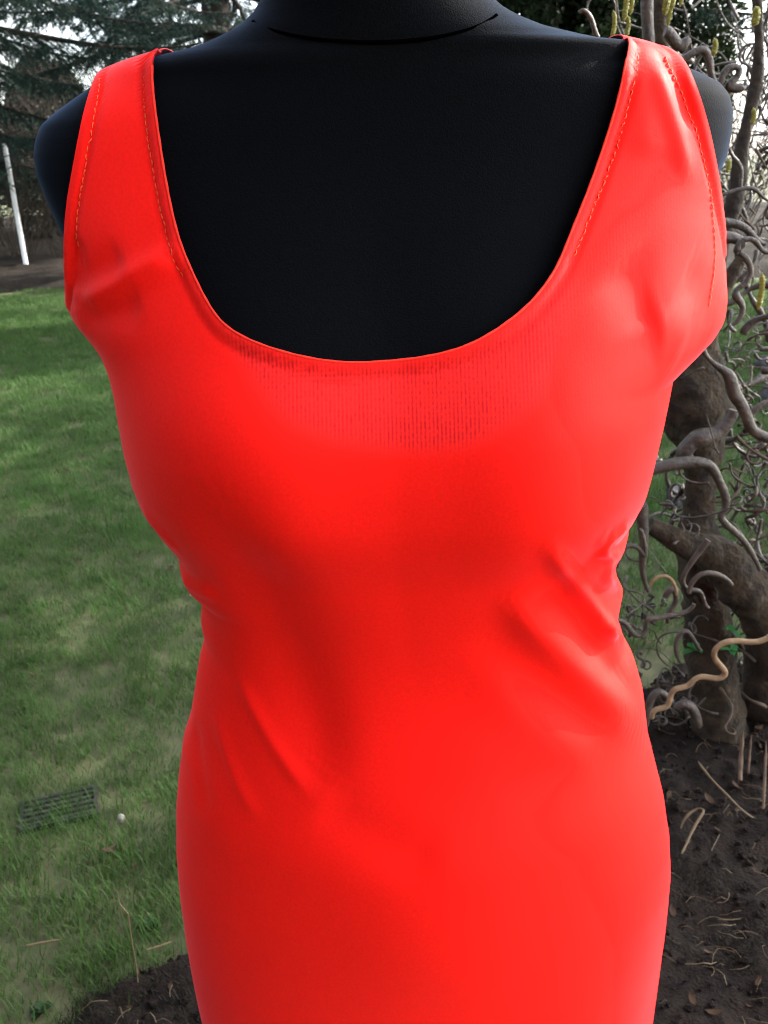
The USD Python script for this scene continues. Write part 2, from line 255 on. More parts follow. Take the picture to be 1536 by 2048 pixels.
def ridge(px, h, w, n=60, ends=.25, wcol=None):
    "a fold along a line: h metres high, w wide, fading at both ends"
    c = curve(px, n); t = np.linspace(0, 1, n)
    amp = np.clip(np.minimum(t, 1-t)/ends, 0, 1); amp = amp*amp*(3-2*amp)
    d, i = cKDTree(c).query(P); 
    ww = w if np.ndim(w) == 0 else np.interp(t, np.linspace(0, 1, len(w)), w)[i]
    hh = h if np.ndim(h) == 0 else np.interp(t, np.linspace(0, 1, len(h)), h)[i]
    return np.where(back, 0, 1)*hh*amp[i]*np.exp(-.5*(d/ww)**2)
D = np.zeros(len(P))
FOLDS = [
 ([(1080,1060),(1130,1140),(1170,1200),(1205,1255),(1238,1300)], .0048, .0036),
 ([(1000,1170),(1060,1240),(1130,1320),(1200,1390),(1290,1470)], .0070, [.007,.008,.012]),
 ([(1090,1120),(1140,1220),(1200,1310),(1275,1410)], -.0042, .0075),
 ([(960,1240),(1040,1340),(1130,1420),(1230,1470)], -.0026, .010),
 ([(1195,1060),(1205,1110),(1222,1160)], .0016, .003),
 ([(940,1290),(1030,1390),(1120,1470),(1210,1540)], .0024, .013),
 ([(390,930),(440,1060),(520,1180),(590,1340),(640,1500),(655,1610)], -.0070, [.022,.020,.011]),
 ([(470,1330),(510,1410),(560,1500),(650,1610)], .0024, .0036),
 ([(430,1400),(460,1500),(490,1580),(530,1640)], .0018, .0040),
 ([(400,1430),(405,1530),(425,1640)], -.0018, .006),
 ([(640,1590),(700,1640),(790,1700),(900,1730)], -.0024, .013),
 ([(150,604),(200,590),(250,565),(310,535),(380,500)], .0044, .0050),
 ([(155,560),(200,545),(260,510)], -.0026, .007),
 ([(160,630),(220,625),(300,610)], -.0024, .007),
 ([(163,470),(160,520),(158,590)], -.0024, .0035),
 ([(1225,520),(1270,590),(1300,660)], -.0026, .012),
 ([(1290,650),(1330,645),(1375,680)], .0030, .013),
 ([(1350,560),(1395,600),(1425,640)], -.0022, .013),
 ([(1246,1038),(1225,1062),(1200,1078)], .0030, .0035), ([(1228,1112),(1210,1102),(1190,1090)], .0026, .003),
 ([(1240,1188),(1218,1166),(1196,1138)], .0032, .0038), ([(1242,1284),(1222,1262),(1200,1232)], .0030, .0034),
 ([(372,1150),(400,1172),(440,1182)], .0030, .004), ([(290,1010),(330,1060),(370,1100)], .0018, .005),
 ([(1290,110),(1320,190),(1352,290),(1370,380)], .0024, .0045),
 ([(1305,100),(1350,180),(1380,270)], -.0018, .0035),
 ([(1270,120),(1285,230),(1290,330)], .0018, .008),
]
for px, h, w in FOLDS: D += ridge(px, h, w)
# the turned hems
d3n = cKDTree(np.vstack([NECK])).query(P)[0]; d3a = np.minimum(cKDTree(ARML).query(P)[0], cKDTree(ARMR).query(P)[0])
for d3, wid, hh in ((d3n, .0055, .0017), (d3a, .0060, .0009)):
    D += np.where(back, 0, 1)*(hh*np.clip(1-(d3/wid)**6, 0, 1) - .0010*np.exp(-((d3-wid*1.25)/.0018)**2))
D += .0010*(meshkit.fbm(P*[14, 14, 10], 3, 4)-.5)*np.clip((P[:, 2]-.5)*4, 0, 1)*2
D *= np.clip((DC-.004-P[:, 1])/.03, 0, 1)
PO = P + N*(.0026 + D)[:, None]
F = grid_faces(len(zd), ND)
# facing band inside the neckline
fpoly = xz(on_dress(spline([(440,640),(480,720),(560,830),(640,875),(740,898),(850,905),(960,885),(1040,835),(1085,790),(1115,720),(1135,640),(1142,540),(1150,480)], 70)))
fpoly = np.vstack([fpoly, nk[(nk[:, 1] < 1.37)][::-1]])
fs = np.full(len(P), -1.0); m = (~back) & up_; fs[m] = -poly_sd(p2[m], fpoly)
FAC = np.clip(fs/.009+.5, 0, 1)
def clip(V, F, g, attrs):
    "keeps the part of the mesh where g > 0, cut cleanly along g = 0"
    s = g > 0; keep = s[F].all(1); mix = s[F].any(1) & ~keep
    A = [np.hstack([V, attrs])]; newF = [F[keep]]; made = {}; base = len(V); extra = []; tri = []
    def cut(a, b):
        k = (min(a, b), max(a, b))
        if k not in made:
            t = g[a]/(g[a]-g[b]); made[k] = base+len(extra); extra.append(A[0][a]*(1-t)+A[0][b]*t)
        return made[k]
    for t in F[mix]:
        st = s[t]; k = st.sum()
        if k == 1:
            r = int(np.argmax(st)); a, b, c = t[r], t[(r+1) % 3], t[(r+2) % 3]; tri.append((a, cut(a, b), cut(a, c)))
        else:
            r = int(np.argmin(st)); a, b, c = t[r], t[(r+1) % 3], t[(r+2) % 3]; p, q = cut(a, b), cut(a, c); tri += [(p, b, c), (p, c, q)]
    AA = np.vstack([A[0]]+([np.array(extra)] if extra else [])); FF = np.vstack(newF+([np.array(tri)] if tri else []))
    u = np.unique(FF); mp = np.full(len(AA), -1); mp[u] = np.arange(len(u)); return AA[u], mp[FF]
att = np.column_stack([N, gn, gl, gr, FAC, d3n, d3a])
V, att_, Fk = PO, att, F
for k in (3, 4, 5):
    g = att_[:, k]; R_, Fk = clip(V, Fk, g, att_); V, att_ = R_[:, :3], R_[:, 3:]
# smooth normals of the cut sheet, then an inner face and the edge between them
nn = np.zeros_like(V); fn = np.cross(V[Fk[:, 1]]-V[Fk[:, 0]], V[Fk[:, 2]]-V[Fk[:, 0]])
for k in range(3): np.add.at(nn, Fk[:, k], fn)
nn /= np.maximum(np.linalg.norm(nn, axis=1, keepdims=True), 1e-12)
VI = V - nn*.0013
e = np.sort(np.vstack([Fk[:, [0, 1]], Fk[:, [1, 2]], Fk[:, [2, 0]]]), 1); eo = np.vstack([Fk[:, [0, 1]], Fk[:, [1, 2]], Fk[:, [2, 0]]])
_, inv, cnt = np.unique(e, axis=0, return_inverse=True, return_counts=True); be = eo[cnt[inv.ravel()] == 1]
nv = len(V); rim = np.vstack([np.stack([be[:, 1], be[:, 0], be[:, 0]+nv], -1), np.stack([be[:, 1], be[:, 0]+nv, be[:, 1]+nv], -1)])
def sheet_part(name, parent, faces, rimsel, mat, **kw):
    f = np.vstack([faces, faces[:, ::-1]+nv, rimsel]); u = np.unique(f); mp = np.full(2*nv, -1); mp[u] = np.arange(len(u))
    VV = np.vstack([V, VI])[u]; NNN = np.vstack([nn, -nn])[u]; FA = np.r_[att_[:, 6], att_[:, 6]][u]
    path = numbered(f'{parent.GetPath()}/{name}')
    mm = usdkit.mesh(stage, path, (VV, mp[f]), '/World/Looks/'+mat, smooth=False)
    mm.CreateNormalsAttr(Vt.Vec3fArray.FromNumpy(NNN.astype(np.float32))); mm.SetNormalsInterpolation('vertex')
    UsdGeom.PrimvarsAPI(mm).CreatePrimvar('facing', Sdf.ValueTypeNames.FloatArray, 'vertex').Set(Vt.FloatArray.FromNumpy(FA.astype(np.float32)))
    tag(mm, **kw)
dress = empty('dress', (0, 0, 0), label='bright orange red sleeveless stretch dress with a scooped neckline', cat='dress')
fd_n = att_[Fk, 7].min(1); fd_a = att_[Fk, 8].min(1); front_f = V[Fk].mean(1)[:, 1] < DC+.004; fx = V[Fk].mean(1)[:, 0]
kind = np.where(front_f & (fd_n < .0058), 1, np.where(front_f & (fd_a < .0062), np.where(fx < 0, 2, 3), 0))
rk_n = att_[be, 7].min(1); rk_a = att_[be, 8].min(1); rf = V[be].mean(1)[:, 1] < DC+.004
rkind = np.where(rf & (rk_n < .0058), 1, np.where(rf & (rk_a < .0062), np.where(V[be].mean(1)[:, 0] < 0, 2, 3), 0)); rkind = np.r_[rkind, rkind]
for k, nm in enumerate(('fabric', 'neckline_hem', 'armhole_hem', 'armhole_hem')):
    sheet_part(nm, dress, Fk[kind == k], rim[rkind == k], 'red_jersey')
# topstitching: short threads along the hems
ntree = cKDTree(V); rng = random.Random(3)
def stitches(px, step=.0042, ln=.0030, name='topstitching'):
    c = curve(px, 400); s = np.r_[0, np.cumsum(np.linalg.norm(np.diff(c, axis=0), axis=1))]; parts = []
    for d in np.arange(.002, s[-1]-ln, step):
        q = [np.array([np.interp(x, s, c[:, k]) for k in range(3)]) for x in np.linspace(d, d+ln, 4)]
        q = np.array(q) + [rng.uniform(-.0003, .0003), 0, 0]; _, i = ntree.query(q); n = nn[i]
        base = V[i] + n*((q-V[i])*n).sum(1)[:, None]*0; t = q - n*(((q-V[i])*n).sum(1))[:, None]
        t = t + n*np.array([0, .0005, .0005, 0])[:, None]
        parts.append(tube(t, .00034, 5))
    obj(name, join(parts), 'orange_thread', dress, smooth=True)
stitches([(300,150),(293,190),(296,240),(303,300),(316,370),(328,430),(345,490),(372,560)])
stitches([(207,160),(196,215),(183,280),(170,360),(161,430),(158,500)])
stitches([(1272,110),(1262,170),(1248,230),(1228,310),(1197,385),(1168,455),(1140,520)])
stitches([(1322,115),(1352,170),(1375,225),(1392,290),(1407,350),(1416,420),(1421,500),(1420,560),(1415,620)])
bv = np.unique(be); bt = cKDTree(V[bv]); ne = gaussian_filter1d(V[bv][bt.query(NECK[4:-4])[1]] + nn[bv][bt.query(NECK[4:-4])[1]]*-.0002, 1.5, axis=0, mode='nearest')
obj('neckline_edge', tube(ne, .0007*(1+.12*np.sin(np.arange(len(ne))*1.7)), 7), 'hem_edge', dress, smooth=True)
# neck seam, stand
def on_body(px):
    ok = ((NB*(EYE-PB)).sum(-1) > .0005) & (zb[:, None] > 1.3)
    uv, _ = project(PB[ok]); dd, i = cKDTree(uv).query(spline(px, 60), k=4); w = 1/(dd+.3)**2; w /= w.sum(1, keepdims=True)
    return (PB[ok][i]*w[..., None]).sum(1)
ns = gaussian_filter1d(on_body([(500,38),(520,55),(560,67),(600,75),(680,84),(760,86),(850,80),(930,64),(980,44),(1000,25)]), 4, axis=0, mode='nearest')
obj('neck_seam', tube(ns, .0012, 6), 'black_seam', form, smooth=True)
ax = (TAB[20, 1]+TAB[20, 2])/2
obj('stand_pole', tube([(ax, DC, .03), (ax, DC, .5)], .014, 16), 'black_metal', form)
for k in range(3):
    a = k*2.094+.5; q = np.array([math.cos(a), math.sin(a), 0])
    obj('stand_leg', tube([np.array([ax, DC, .16]), np.array([ax, DC, .14])+q*.10, np.array([ax, DC, .03])+q*.24, np.array([ax, DC, .012])+q*.28], .010, 8), 'black_metal', form)
# ---------------------------------------------------------------- the house at the photographer's back
plain('dark_timber', (.022, .016, .012), (.045, .033, .025), scale=8, rough=.9); plain('roof_tile', (.05, .03, .025), (.08, .05, .04), scale=6, rough=.9)
hs_ = empty('house', (0, 0, 0), label='dark timber garden house with a tiled roof standing behind the camera', cat='house')
obj('wall', trimesh.creation.box((9.2, 5.0, 4.4)).apply_translation((-3.7, -3.75, 2.0)), 'dark_timber', hs_, smooth=False)
rf = trimesh.creation.extrude_polygon(__import__('shapely').Polygon([(-6.6, 4.05), (-.85, 4.05), (-.85, 4.2), (-3.75, 6.6), (-6.6, 4.2)]), 9.8, engine='earcut')
rv = rf.vertices; obj('roof', (np.c_[rv[:, 2]-8.6, rv[:, 0], rv[:, 1]+.17], rf.faces), 'roof_tile', hs_, smooth=False)
# ---------------------------------------------------------------- more materials
def leafmat(name, ramp, rough=.6, trans=.3, per='island', nscale=1.2, nrange=(.75, 1.25), spec=.25):
    n = {'g': ('geometry', {}), 'o': ('object_info', {}), 'r': ('rgb_ramp', {'ramp': ramp}), 'n': ('noise_texture', {'scale': nscale, 'detail': 3}),
         'm': ('map_range', {'from_min': .3, 'from_max': .7, 'to_min': nrange[0], 'to_max': nrange[1]}), 'h': ('hsv', {}),
         'p': ('principled_bsdf', {'roughness': rough, 'specular_ior_level': spec}), 't': ('translucent_bsdf', {}), 'x': ('mix_closure', {'fac': trans})}
    return mat(name, n, [('g.random_per_island', 'r.fac'), ('g.position', 'n.vector'), ('n.fac', 'm.value'), ('m.result', 'h.value'), ('r.color', 'h.color'),
        ('h.color', 'p.base_color'), ('h.color', 't.color'), ('p.BSDF', 'x.closure1'), ('t.BSDF', 'x.closure2')], surface='x.closure')
mat('grass', {'g': ('geometry', {}), 'r1': ('rgb_ramp', {'ramp': [(0, (.050, .112, .024)), (.5, (.082, .150, .038)), (.72, (.120, .172, .050)), (.86, (.23, .21, .085)), (1, (.34, .29, .16))]}),
    'r2': ('rgb_ramp', {'ramp': [(0, (.050, .10, .024)), (.35, (.10, .14, .042)), (.55, (.19, .185, .075)), (1, (.34, .28, .15))]}),
    'n': ('noise_texture', {'scale': 2.6, 'detail': 5, 'roughness': .62}), 'm': ('map_range', {'from_min': .42, 'from_max': .66, 'clamp': True}), 'mx': ('mix_color', {}),
    'n2': ('noise_texture', {'scale': 9, 'detail': 3}), 'm2': ('map_range', {'from_min': .3, 'from_max': .7, 'to_min': .75, 'to_max': 1.25}), 'h': ('hsv', {}),
    'p': ('principled_bsdf', {'roughness': .55, 'specular_ior_level': .25}), 't': ('translucent_bsdf', {}), 'x': ('mix_closure', {'fac': .3})},
    [('g.random_per_island', 'r1.fac'), ('g.random_per_island', 'r2.fac'), ('g.position', 'n.vector'), ('n.fac', 'm.value'), ('m.result', 'mx.fac'), ('r1.color', 'mx.a'), ('r2.color', 'mx.b'),
     ('g.position', 'n2.vector'), ('n2.fac', 'm2.value'), ('m2.result', 'h.value'), ('mx.result', 'h.color'), ('h.color', 'p.base_color'), ('h.color', 't.color'), ('p.BSDF', 'x.closure1'), ('t.BSDF', 'x.closure2')], surface='x.closure')
plain('lawn_ground', (.045, .055, .022), (.11, .11, .055), scale=14, bump=.5, bscale=60, detail=6)
plain('soil', (.0035, .0026, .0021), (.0145, .0102, .008), scale=24, bump=.8, bscale=150, detail=6, rough=.95, spec=.15, bdist=.008)
plain('far_soil', (.009, .0075, .0065), (.032, .026, .021), scale=5, bump=.8, bscale=40, detail=6, rough=.95, spec=.1, bdist=.02)
leafmat('spruce_needles', [(0, (.018, .045, .035)), (.5, (.035, .080, .066)), (.85, (.060, .120, .105)), (1, (.10, .16, .15))], trans=.15)
leafmat('thuja_leaf', [(0, (.012, .022, .008)), (.5, (.030, .046, .016)), (.85, (.055, .062, .022)), (1, (.12, .085, .035))], trans=.2, nscale=3)
leafmat('evergreen_leaf', [(0, (.010, .020, .012)), (.6, (.022, .040, .024)), (1, (.05, .075, .035))], trans=.2, nscale=2)
leafmat('dead_leaf', [(0, (.05, .028, .014)), (.5, (.11, .062, .032)), (1, (.22, .15, .085))], trans=.2)
leafmat('straw', [(0, (.16, .12, .07)), (.5, (.28, .22, .14)), (1, (.45, .39, .29))], trans=.15)
leafmat('sprout_leaf', [(0, (.05, .20, .06)), (1, (.14, .36, .16))], trans=.4)
leafmat('weed_leaf', [(0, (.035, .075, .03)), (1, (.10, .15, .075))], trans=.25)
leafmat('catkin', [(0, (.24, .25, .07)), (.5, (.34, .35, .12)), (1, (.44, .43, .20))], trans=.35)
plain('bark_dark', (.007, .005, .004), (.028, .020, .014), scale=30, bump=.9, bscale=45, detail=5, rough=.9, bdist=.01)
plain('bark_hazel', (.009, .0055, .0035), (.046, .033, .025), scale=40, bump=1, bscale=130, detail=6, rough=.5, bdist=.003, spec=.5)
plain('bark_moss', (.007, .0045, .003), (.034, .024, .013), scale=26, bump=1, bscale=70, detail=6, rough=.95, bdist=.008)
plain('bark_tan', (.10, .062, .030), (.20, .14, .08), scale=60, bump=.4, bscale=150, rough=.7, bdist=.001)
plain('twig_brown', (.025, .016, .011), (.075, .05, .034), scale=14, rough=.7)
plain('white_paint', (.70, .72, .74), (.80, .82, .83), scale=20, rough=.35, spec=.5)
plain('iron', (.012, .012, .013), (.040, .037, .034), scale=40, rough=.7, bump=.4, bscale=200)
plain('black_plastic', (.012, .012, .016), (.022, .022, .027), scale=30, rough=.45)
plain('dark_stone', (.018, .019, .022), (.05, .052, .056), scale=30, rough=.8, bump=.6, bscale=80)
plain('pale_stone', (.20, .20, .17), (.33, .32, .28), scale=80, rough=.8)
plain('brown_stick', (.075, .05, .036), (.15, .105, .07), scale=60, rough=.85)

# ---------------------------------------------------------------- ground
def grid_mesh(xs, ys, zf):
    X, Y = np.meshgrid(xs, ys); V_ = np.stack([X, Y, zf(X, Y)], -1).reshape(-1, 3); n, m = len(xs), len(ys)
    i = (np.arange(m-1)[:, None]*n + np.arange(n-1)[None]).ravel()
    return V_, np.vstack([np.stack([i, i+1, i+n+1], -1), np.stack([i, i+n+1, i+n], -1)])
def bed_edge(x):
    return np.interp(x, [-3, -.95, -.68, -.43, -.30, 0, .40, .75, 1.2, 2, 4], [.2, .85, 1.14, 1.33, 1.46, 1.74, 2.05, 2.26, 2.42, 2.6, 2.8])
def lumps(X, Y, s, o=4, seed=0): return meshkit.fbm(np.stack([X*s, Y*s, 0*X+.37], -1), o, seed)
xs = np.unique(np.r_[np.linspace(-90, -6, 30), np.arange(-6, 6.01, .10), np.linspace(6, 90, 30)]); ys = np.unique(np.r_[np.linspace(-40, 0, 12), np.arange(0, 14.01, .10), np.linspace(14, 160, 40)])
def lawn_z(X, Y): return gz(X, Y) + .022*(lumps(X, Y, .9, 2)-.5)*(np.abs(Y-5) < 9)
obj('lawn', grid_mesh(xs, ys, lambda X, Y: lawn_z(X, Y)-.008), 'lawn_ground', smooth=True, kind='structure')
def bed_z(X, Y):
    e = bed_edge(X) + .17*(lumps(X, Y, 7, 4, 9)-.5)*2
    inside = np.clip((e-Y)/.10, 0, 1); inside = inside*inside*(3-2*inside)
    return gz(X, Y) - .06 + inside*(.062 + .055*lumps(X, Y, 7, 3, 2) + .030*lumps(X, Y, 26, 3, 5) + .012*lumps(X, Y, 80, 2, 7) - .03)
obj('flower_bed', grid_mesh(np.arange(-1.3, 2.4, .0085), np.arange(.5, 3.0, .0085), bed_z), 'soil', smooth=True, kind='structure')
def border_z(X, Y):
    e = 8.35 + .5*(lumps(X, Y, 1.2, 3, 19)-.5)*2; inside = np.clip((Y-e)/.3, 0, 1)*np.clip((15-Y)/.5, 0, 1)
    return gz(X, Y) - .08 + inside*(.10 + .10*lumps(X, Y, 4, 4, 3))
obj('hedge_border', grid_mesh(np.arange(-9, 9, .07), np.arange(7.6, 15.2, .07), border_z), 'far_soil', smooth=True, kind='structure')

rng = np.random.default_rng(11)
def blades(n, size, lmin, lmax, w, lean=.9, z0=-.004, seg=3, rg=rng):
    "n curved blades on a square"
    b = np.c_[(rg.random((n, 2))-.5)*size, np.full(n, z0)]; a = rg.random(n)*2*np.pi; L = lmin+(lmax-lmin)*rg.random(n)**1.5
    ln = lean*(.25+.75*rg.random(n)); d = np.c_[np.cos(a), np.sin(a)]; s = np.c_[-np.sin(a), np.cos(a)]*w/2
    V_ = []; F_ = []; t = np.linspace(0, 1, seg+1)
    th = ln[:, None]*(.35+.65*t[None]); pos_h = np.cumsum(np.sin(th)*L[:, None]/seg, 1)-np.sin(th[:, :1])*L[:, None]/seg; pos_v = np.cumsum(np.cos(th)*L[:, None]/seg, 1)-np.cos(th[:, :1])*L[:, None]/seg
    for k in range(seg+1):
        c = b + np.c_[d*pos_h[:, k:k+1], pos_v[:, k]]; wk = s*(1-t[k])**.6
        if k < seg: V_ += [c-np.c_[wk, np.zeros(n)], c+np.c_[wk, np.zeros(n)]]
        else: V_ += [c]
    V_ = np.stack(V_, 1); m = V_.shape[1]; f = []
    for k in range(seg-1): f += [(2*k, 2*k+1, 2*k+3), (2*k, 2*k+3, 2*k+2)]
    f.append((2*seg-2, 2*seg-1, 2*seg)); f = np.array(f)
    return V_.reshape(-1, 3), (np.arange(n)[:, None, None]*m + f[None]).reshape(-1, 3)
def instancer(name, protos, mats, pts, yaw, scale, idx, parent=None, slope=True, **kw):
    base = '/World/' if parent is None else str(parent.GetPath())+'/'
    path = numbered(base+name); pi = UsdGeom.PointInstancer.Define(stage, path); tg = []
    for k, (m_, mt) in enumerate(zip(protos, mats)):
        q = usdkit.mesh(stage, f'{path}/tufts/tuft' + (f'_{k:03d}' if k else ''), m_, '/World/Looks/'+mt, smooth=False); tg.append(q.GetPath())
    pi.CreatePrototypesRel().SetTargets(tg); pi.CreateProtoIndicesAttr(Vt.IntArray.FromNumpy(np.asarray(idx, np.int32)))
    pi.CreatePositionsAttr(Vt.Vec3fArray.FromNumpy(np.asarray(pts, np.float32)))
    h = np.asarray(yaw)/2; sl = (np.arctan(.052) if slope else 0)*(np.asarray(pts)[:, 1] > 1.7)/2; q = np.stack([np.cos(sl)*np.cos(h), np.sin(sl)*np.cos(h), -np.sin(sl)*np.sin(h), np.cos(sl)*np.sin(h)], -1)
    pi.CreateOrientationsAttr(Vt.QuathArray([Gf.Quath(float(a), float(b), float(c), float(d)) for a, b, c, d in q]))
    s = np.asarray(scale, float); pi.CreateScalesAttr(Vt.Vec3fArray.FromNumpy(np.repeat(s[:, None], 3, 1).astype(np.float32)))
    tag(pi, **kw)
protos = [blades(470, .20, .018, .046, .0021, lean=1.2) for _ in range(3)] + [blades(300, .20, .02, .055, .0022, lean=1.2)]
GX = at_ground(118, 1615); pts = []
for y in np.arange(.8, 9.3, .135):
    hw_ = .52*y+1.1
    for x in np.arange(-hw_, hw_, .135):
        px_, py_ = x+rng.uniform(-.05, .05), y+rng.uniform(-.05, .05)
        if py_ < bed_edge(px_)+.07 and rng.random() > .12: continue
        if py_ < bed_edge(px_)-.12: continue
        gd = math.hypot((px_-GX[0])/.12, (py_-GX[1])/.085)
        if gd < .72 and not (px_ < GX[0]-.07 and py_ > GX[1]): continue
        if py_ > 8.1 + .8*(meshkit.noise(np.array([px_*1.2, py_, 0.]))-.5): 
            if rng.random() > .25: continue
        pts.append((px_, py_, 0))
pts = np.array(pts); pts[:, 2] = lawn_z(pts[:, 0], pts[:, 1])
kind_ = rng.choice(4, len(pts), p=[.3, .3, .3, .1])
instancer('grass', protos, ['grass']*4, pts, rng.random(len(pts))*6.28, .8+.45*rng.random(len(pts)), kind_, kind='stuff', label='short patchy lawn grass, green mixed with dry yellow blades', cat='grass')
# longer tufts at the edge of the bed
ex = rng.uniform(-.95, -.2, 46); tp = np.c_[ex, bed_edge(ex)+rng.normal(.02, .05, 46), np.zeros(46)]; tp[:, 2] = .0
ex2 = rng.uniform(.45, 2.2, 40); tp2 = np.c_[ex2, bed_edge(ex2)+rng.normal(.03, .06, 40), np.zeros(40)]
tuft = [blades(46, .12, .02, .075, .0024, lean=1.15) for _ in range(2)]
tp = np.vstack([tp, tp2])
instancer('edge_grass', tuft, ['grass']*2, tp, rng.random(len(tp))*6.28, .6+.5*rng.random(len(tp)), rng.choice(2, len(tp)), kind='stuff', label='longer grass tufts along the edge of the bare bed', cat='grass')
# moss, straw bits and crumbs on the bed
def scraps(n, lo, hi, w, xr, yr, rg):
    parts = []
    for _ in range(n):
        x, y = rg.uniform(*xr), rg.uniform(*yr)
        if y > bed_edge(x)+.05: continue
        a = rg.uniform(0, 6.28); L = rg.uniform(lo, hi); c = rg.uniform(-1.2, 1.2); k = np.linspace(-.5, .5, 5)
        q = np.c_[x+L*k*np.cos(a)-np.sin(a)*c*L*(k*k), y+L*k*np.sin(a)+np.cos(a)*c*L*(k*k), np.zeros(5)]
        q[:, 2] = bed_z(q[:, 0], q[:, 1])+rg.uniform(.001, .012)+np.array([0, .004, .006, .003, 0])*rg.uniform(0, 2)
        parts.append(tube(q, w*rg.uniform(.5, 1), 3, cap=False))
    return join(parts)
obj('straw_litter', scraps(1500, .010, .06, .0007, (-.9, 1.7), (.95, 2.4), rng), 'straw', kind='stuff', label='thin bits of straw and root littering the dark soil', cat='litter')
def crumbs(n, rg):
    parts = []; base = trimesh.creation.icosphere(1)
    for _ in range(n):
        x, y = rg.uniform(-.9, 1.7), rg.uniform(.95, 2.5)
        if y > bed_edge(x): continue
        r = rg.uniform(.002, .008)*(1 if rg.random() < .95 else 1.6); v = base.vertices*r*rg.uniform(.6, 1.2, 3)*(1+.25*rg.standard_normal((len(base.vertices), 1)))
        parts.append((v+[x, y, float(bed_z(np.array(x), np.array(y)))+r*.3], base.faces))
    return join(parts)
obj('soil_crumbs', crumbs(3600, rng), 'soil', smooth=False, kind='stuff', label='loose crumbs of dark earth lying on the bed', cat='soil')
# dead leaves on the lawn
def dead_leaves(n, rg, where):
    parts = []
    for _ in range(n):
        x, y, z = where(rg); L = rg.uniform(.010, .036); k = np.linspace(-1, 1, 5); w = .45*np.sqrt(np.clip(1-k*k, .02, 1))
        v = np.vstack([np.c_[k, -w, .25*k*k], np.c_[k, 0*w, .25*k*k-.12], np.c_[k, w, .25*k*k+.05]])*L/2
        a, t = rg.uniform(0, 6.28), rg.uniform(-.5, .5); R_ = trimesh.transformations.euler_matrix(t, rg.uniform(-.4, .4), a)[:3, :3]
        i = np.arange(4); f = np.vstack([np.stack([i+5*r, i+1+5*r, i+6+5*r], -1) for r in (0, 1)]+[np.stack([i+5*r, i+6+5*r, i+5+5*r], -1) for r in (0, 1)])
        parts.append((v@R_.T+[x, y, z+.022], f))
    return join(parts)
def on_lawn(rg):
    while True:
        y = rg.uniform(1.3, 8)**1; x = rg.uniform(-.5*y-.3, .5*y+.3)
        if y > bed_edge(x): return x, y, float(lawn_z(np.array(x), np.array(y)))
def on_bed(rg):
    while True:
        x, y = rg.uniform(-.8, 1.6), rg.uniform(1.0, 2.4)
        if y < bed_edge(x) and (y > bed_edge(x)-.25 or x > .4): return x, y, float(bed_z(np.array(x), np.array(y)))-.018
mat_moss = leafmat('moss', [(0, (.010, .010, .004)), (.6, (.022, .024, .009)), (.9, (.05, .045, .02)), (1, (.12, .095, .05))], trans=.15)
mp_ = []
while len(mp_) < 900:
    x, y = rng.uniform(-.9, 1.5), rng.uniform(.95, 2.2)
    if y < bed_edge(x)-.05 and meshkit.fbm(np.array([x*4, y*4, .3]), 3, 77) > (.47 if y < 1.45 else .60): mp_.append((x, y, float(bed_z(np.array(x), np.array(y)))-.004))
instancer('moss', [blades(70, .06, .006, .026, .0016, lean=1.4) for _ in range(2)], ['moss']*2, mp_, rng.random(900)*6.28, .7+.6*rng.random(900), rng.choice(2, 900), slope=False, kind='stuff', label='dark mossy ground cover on the bed below the hazel', cat='moss')
obj('fallen_leaves', dead_leaves(170, rng, on_lawn), 'dead_leaf', smooth=True, kind='stuff', label='small brown dead leaves scattered over the lawn', cat='leaves')
obj('bed_leaves', dead_leaves(230, rng, on_bed), 'dead_leaf', smooth=True, kind='stuff', label='crumpled brown leaves lying on the bare bed', cat='leaves')
